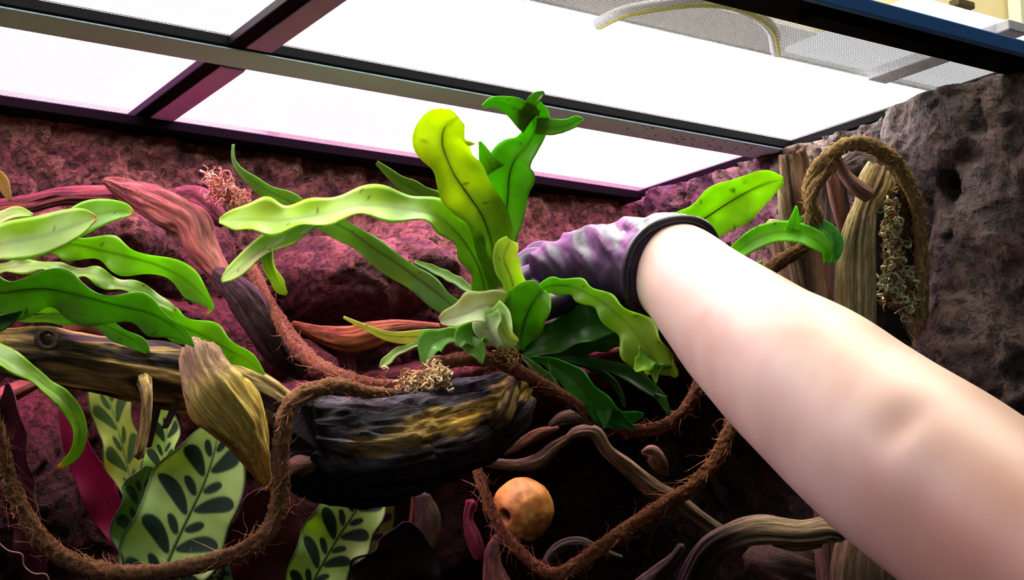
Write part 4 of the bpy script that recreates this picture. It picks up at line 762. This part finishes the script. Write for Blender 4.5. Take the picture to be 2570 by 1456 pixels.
# glove: palm and five fingers fused into one skin, closed round the fern crown
GV, GF, off = [], [], 0
def gadd(pts, nseg=28, n=40, flat=0.8, warp=None):
    global off
    V, Fc, U, TH = arm_mesh('g', pts, None, nseg=nseg, n=n, flat=flat, warp=warp)
    GV.append(V); GF.extend([[i+off for i in f] for f in Fc]); off += len(V)
def gw(U, TH, V):
    q = V@np.stack([CR*0.8+CU*0.6, CU*0.8-CR*0.6, CF], 1)
    return 0.0055*(0.5-np.abs(fbm(np.stack([q[:, 0]*70, q[:, 1]*20, q[:, 2]*20], 1), 3, 5))*1.6)
gadd([(1692, 678, .870, 133), (1668, 668, .880, 129), (1610, 657, .90, 114), (1550, 652, .918, 101), (1490, 653, .932, 88), (1420, 662, .942, 70), (1360, 674, .946, 50), (1335, 684, .946, 30)], nseg=72, n=90, flat=0.88, warp=gw)
for k, (x, y, d, tx, ty, td) in enumerate([(1395, 640, .99, 1300, 720, .975), (1375, 655, .975, 1300, 752, .955), (1375, 690, .955, 1310, 785, .94), (1395, 720, .945, 1330, 805, .925)]):
    rr = (30, 32, 30, 26)[k]
    gadd([(x, y, d, rr+3), (x-48, y-4+k*4, d+.004, rr), (x-72, y+28, d-.002, rr-2), (tx+6, ty-14, td, rr-4), (tx+18, ty+18, td-.006, rr-8)], nseg=20, n=30, flat=0.95)
gadd([(1470, 720, .94, 44), (1430, 745, .925, 36), (1385, 768, .915, 32), (1345, 790, .915, 26), (1325, 806, .917, 18)], nseg=20, n=30, flat=0.95)
M_GLOVE = flat_mat('dark_purple_glove', (40, 29, 52), 0.44, 0.0, 0.25, 220, 0.3)
glove = mesh_obj('glove', np.vstack(GV), GF, M_GLOVE, person)
rm = glove.modifiers.new('fuse', 'REMESH'); rm.mode = 'VOXEL'; rm.voxel_size = 0.0011; rm.use_smooth_shade = True
sm = glove.modifiers.new('soften', 'SMOOTH'); sm.iterations = 6
glove['label'] = 'thin dark purple rubber glove'
cuffp = []
for a in np.linspace(0, 2*np.pi, 60):
    # rolled ring round the wrist, square to the arm
    i0, i1 = P(1660, 668, .883), P(1770, 752, .832); ax = (i1-i0)/np.linalg.norm(i1-i0); n0 = np.cross(ax, CF); n0 /= np.linalg.norm(n0); b0 = np.cross(ax, n0)
    c = P(1686, 672, .873); cuffp.append(c+n0*math.cos(a)*0.0322+b0*math.sin(a)*0.0298+ax*0.002*math.sin(a*3))
cuff = wire('cuff', cuffp, 0.0030, flat_mat('cuff_roll', (44, 40, 52), 0.4, bump=0.4), glove, 120)

# ================================================================== THINGS SEEN OVER THE FRONT RAIL
cb = empty('cupboard', (1.5, 1.2, 0.5)); tag(cb, 'beige cupboard panel with a small dark handle beyond the front rail', 'cupboard')
M_CREAM = flat_mat('cream_board', (214, 204, 158), 0.6, var=0.03)
pa = onY(2420, 40, 1.24)
box_obj('panel', (pa[0]-0.25, 1.22, pa[2]-0.25), (pa[0]+0.6, 1.25, pa[2]+0.3), M_CREAM, cb, 0.003)
ph_ = onY(2405, 10, 1.215)
box_obj('handle', (ph_[0]-0.012, 1.205, ph_[2]-0.006), (ph_[0]+0.022, 1.222, ph_[2]+0.004), flat_mat('dark_handle', (70, 60, 44), 0.4), cb, 0.002)
pp = onY(2555, 40, 1.19)
o = box_obj('post', (pp[0]-0.008, 1.18, pp[2]-0.2), (pp[0]+0.05, 1.20, pp[2]+0.3), flat_mat('pale_post', (205, 210, 180), 0.6, var=0.03), None, 0.002); tag(o, 'pale upright post at the upper right corner', 'post')
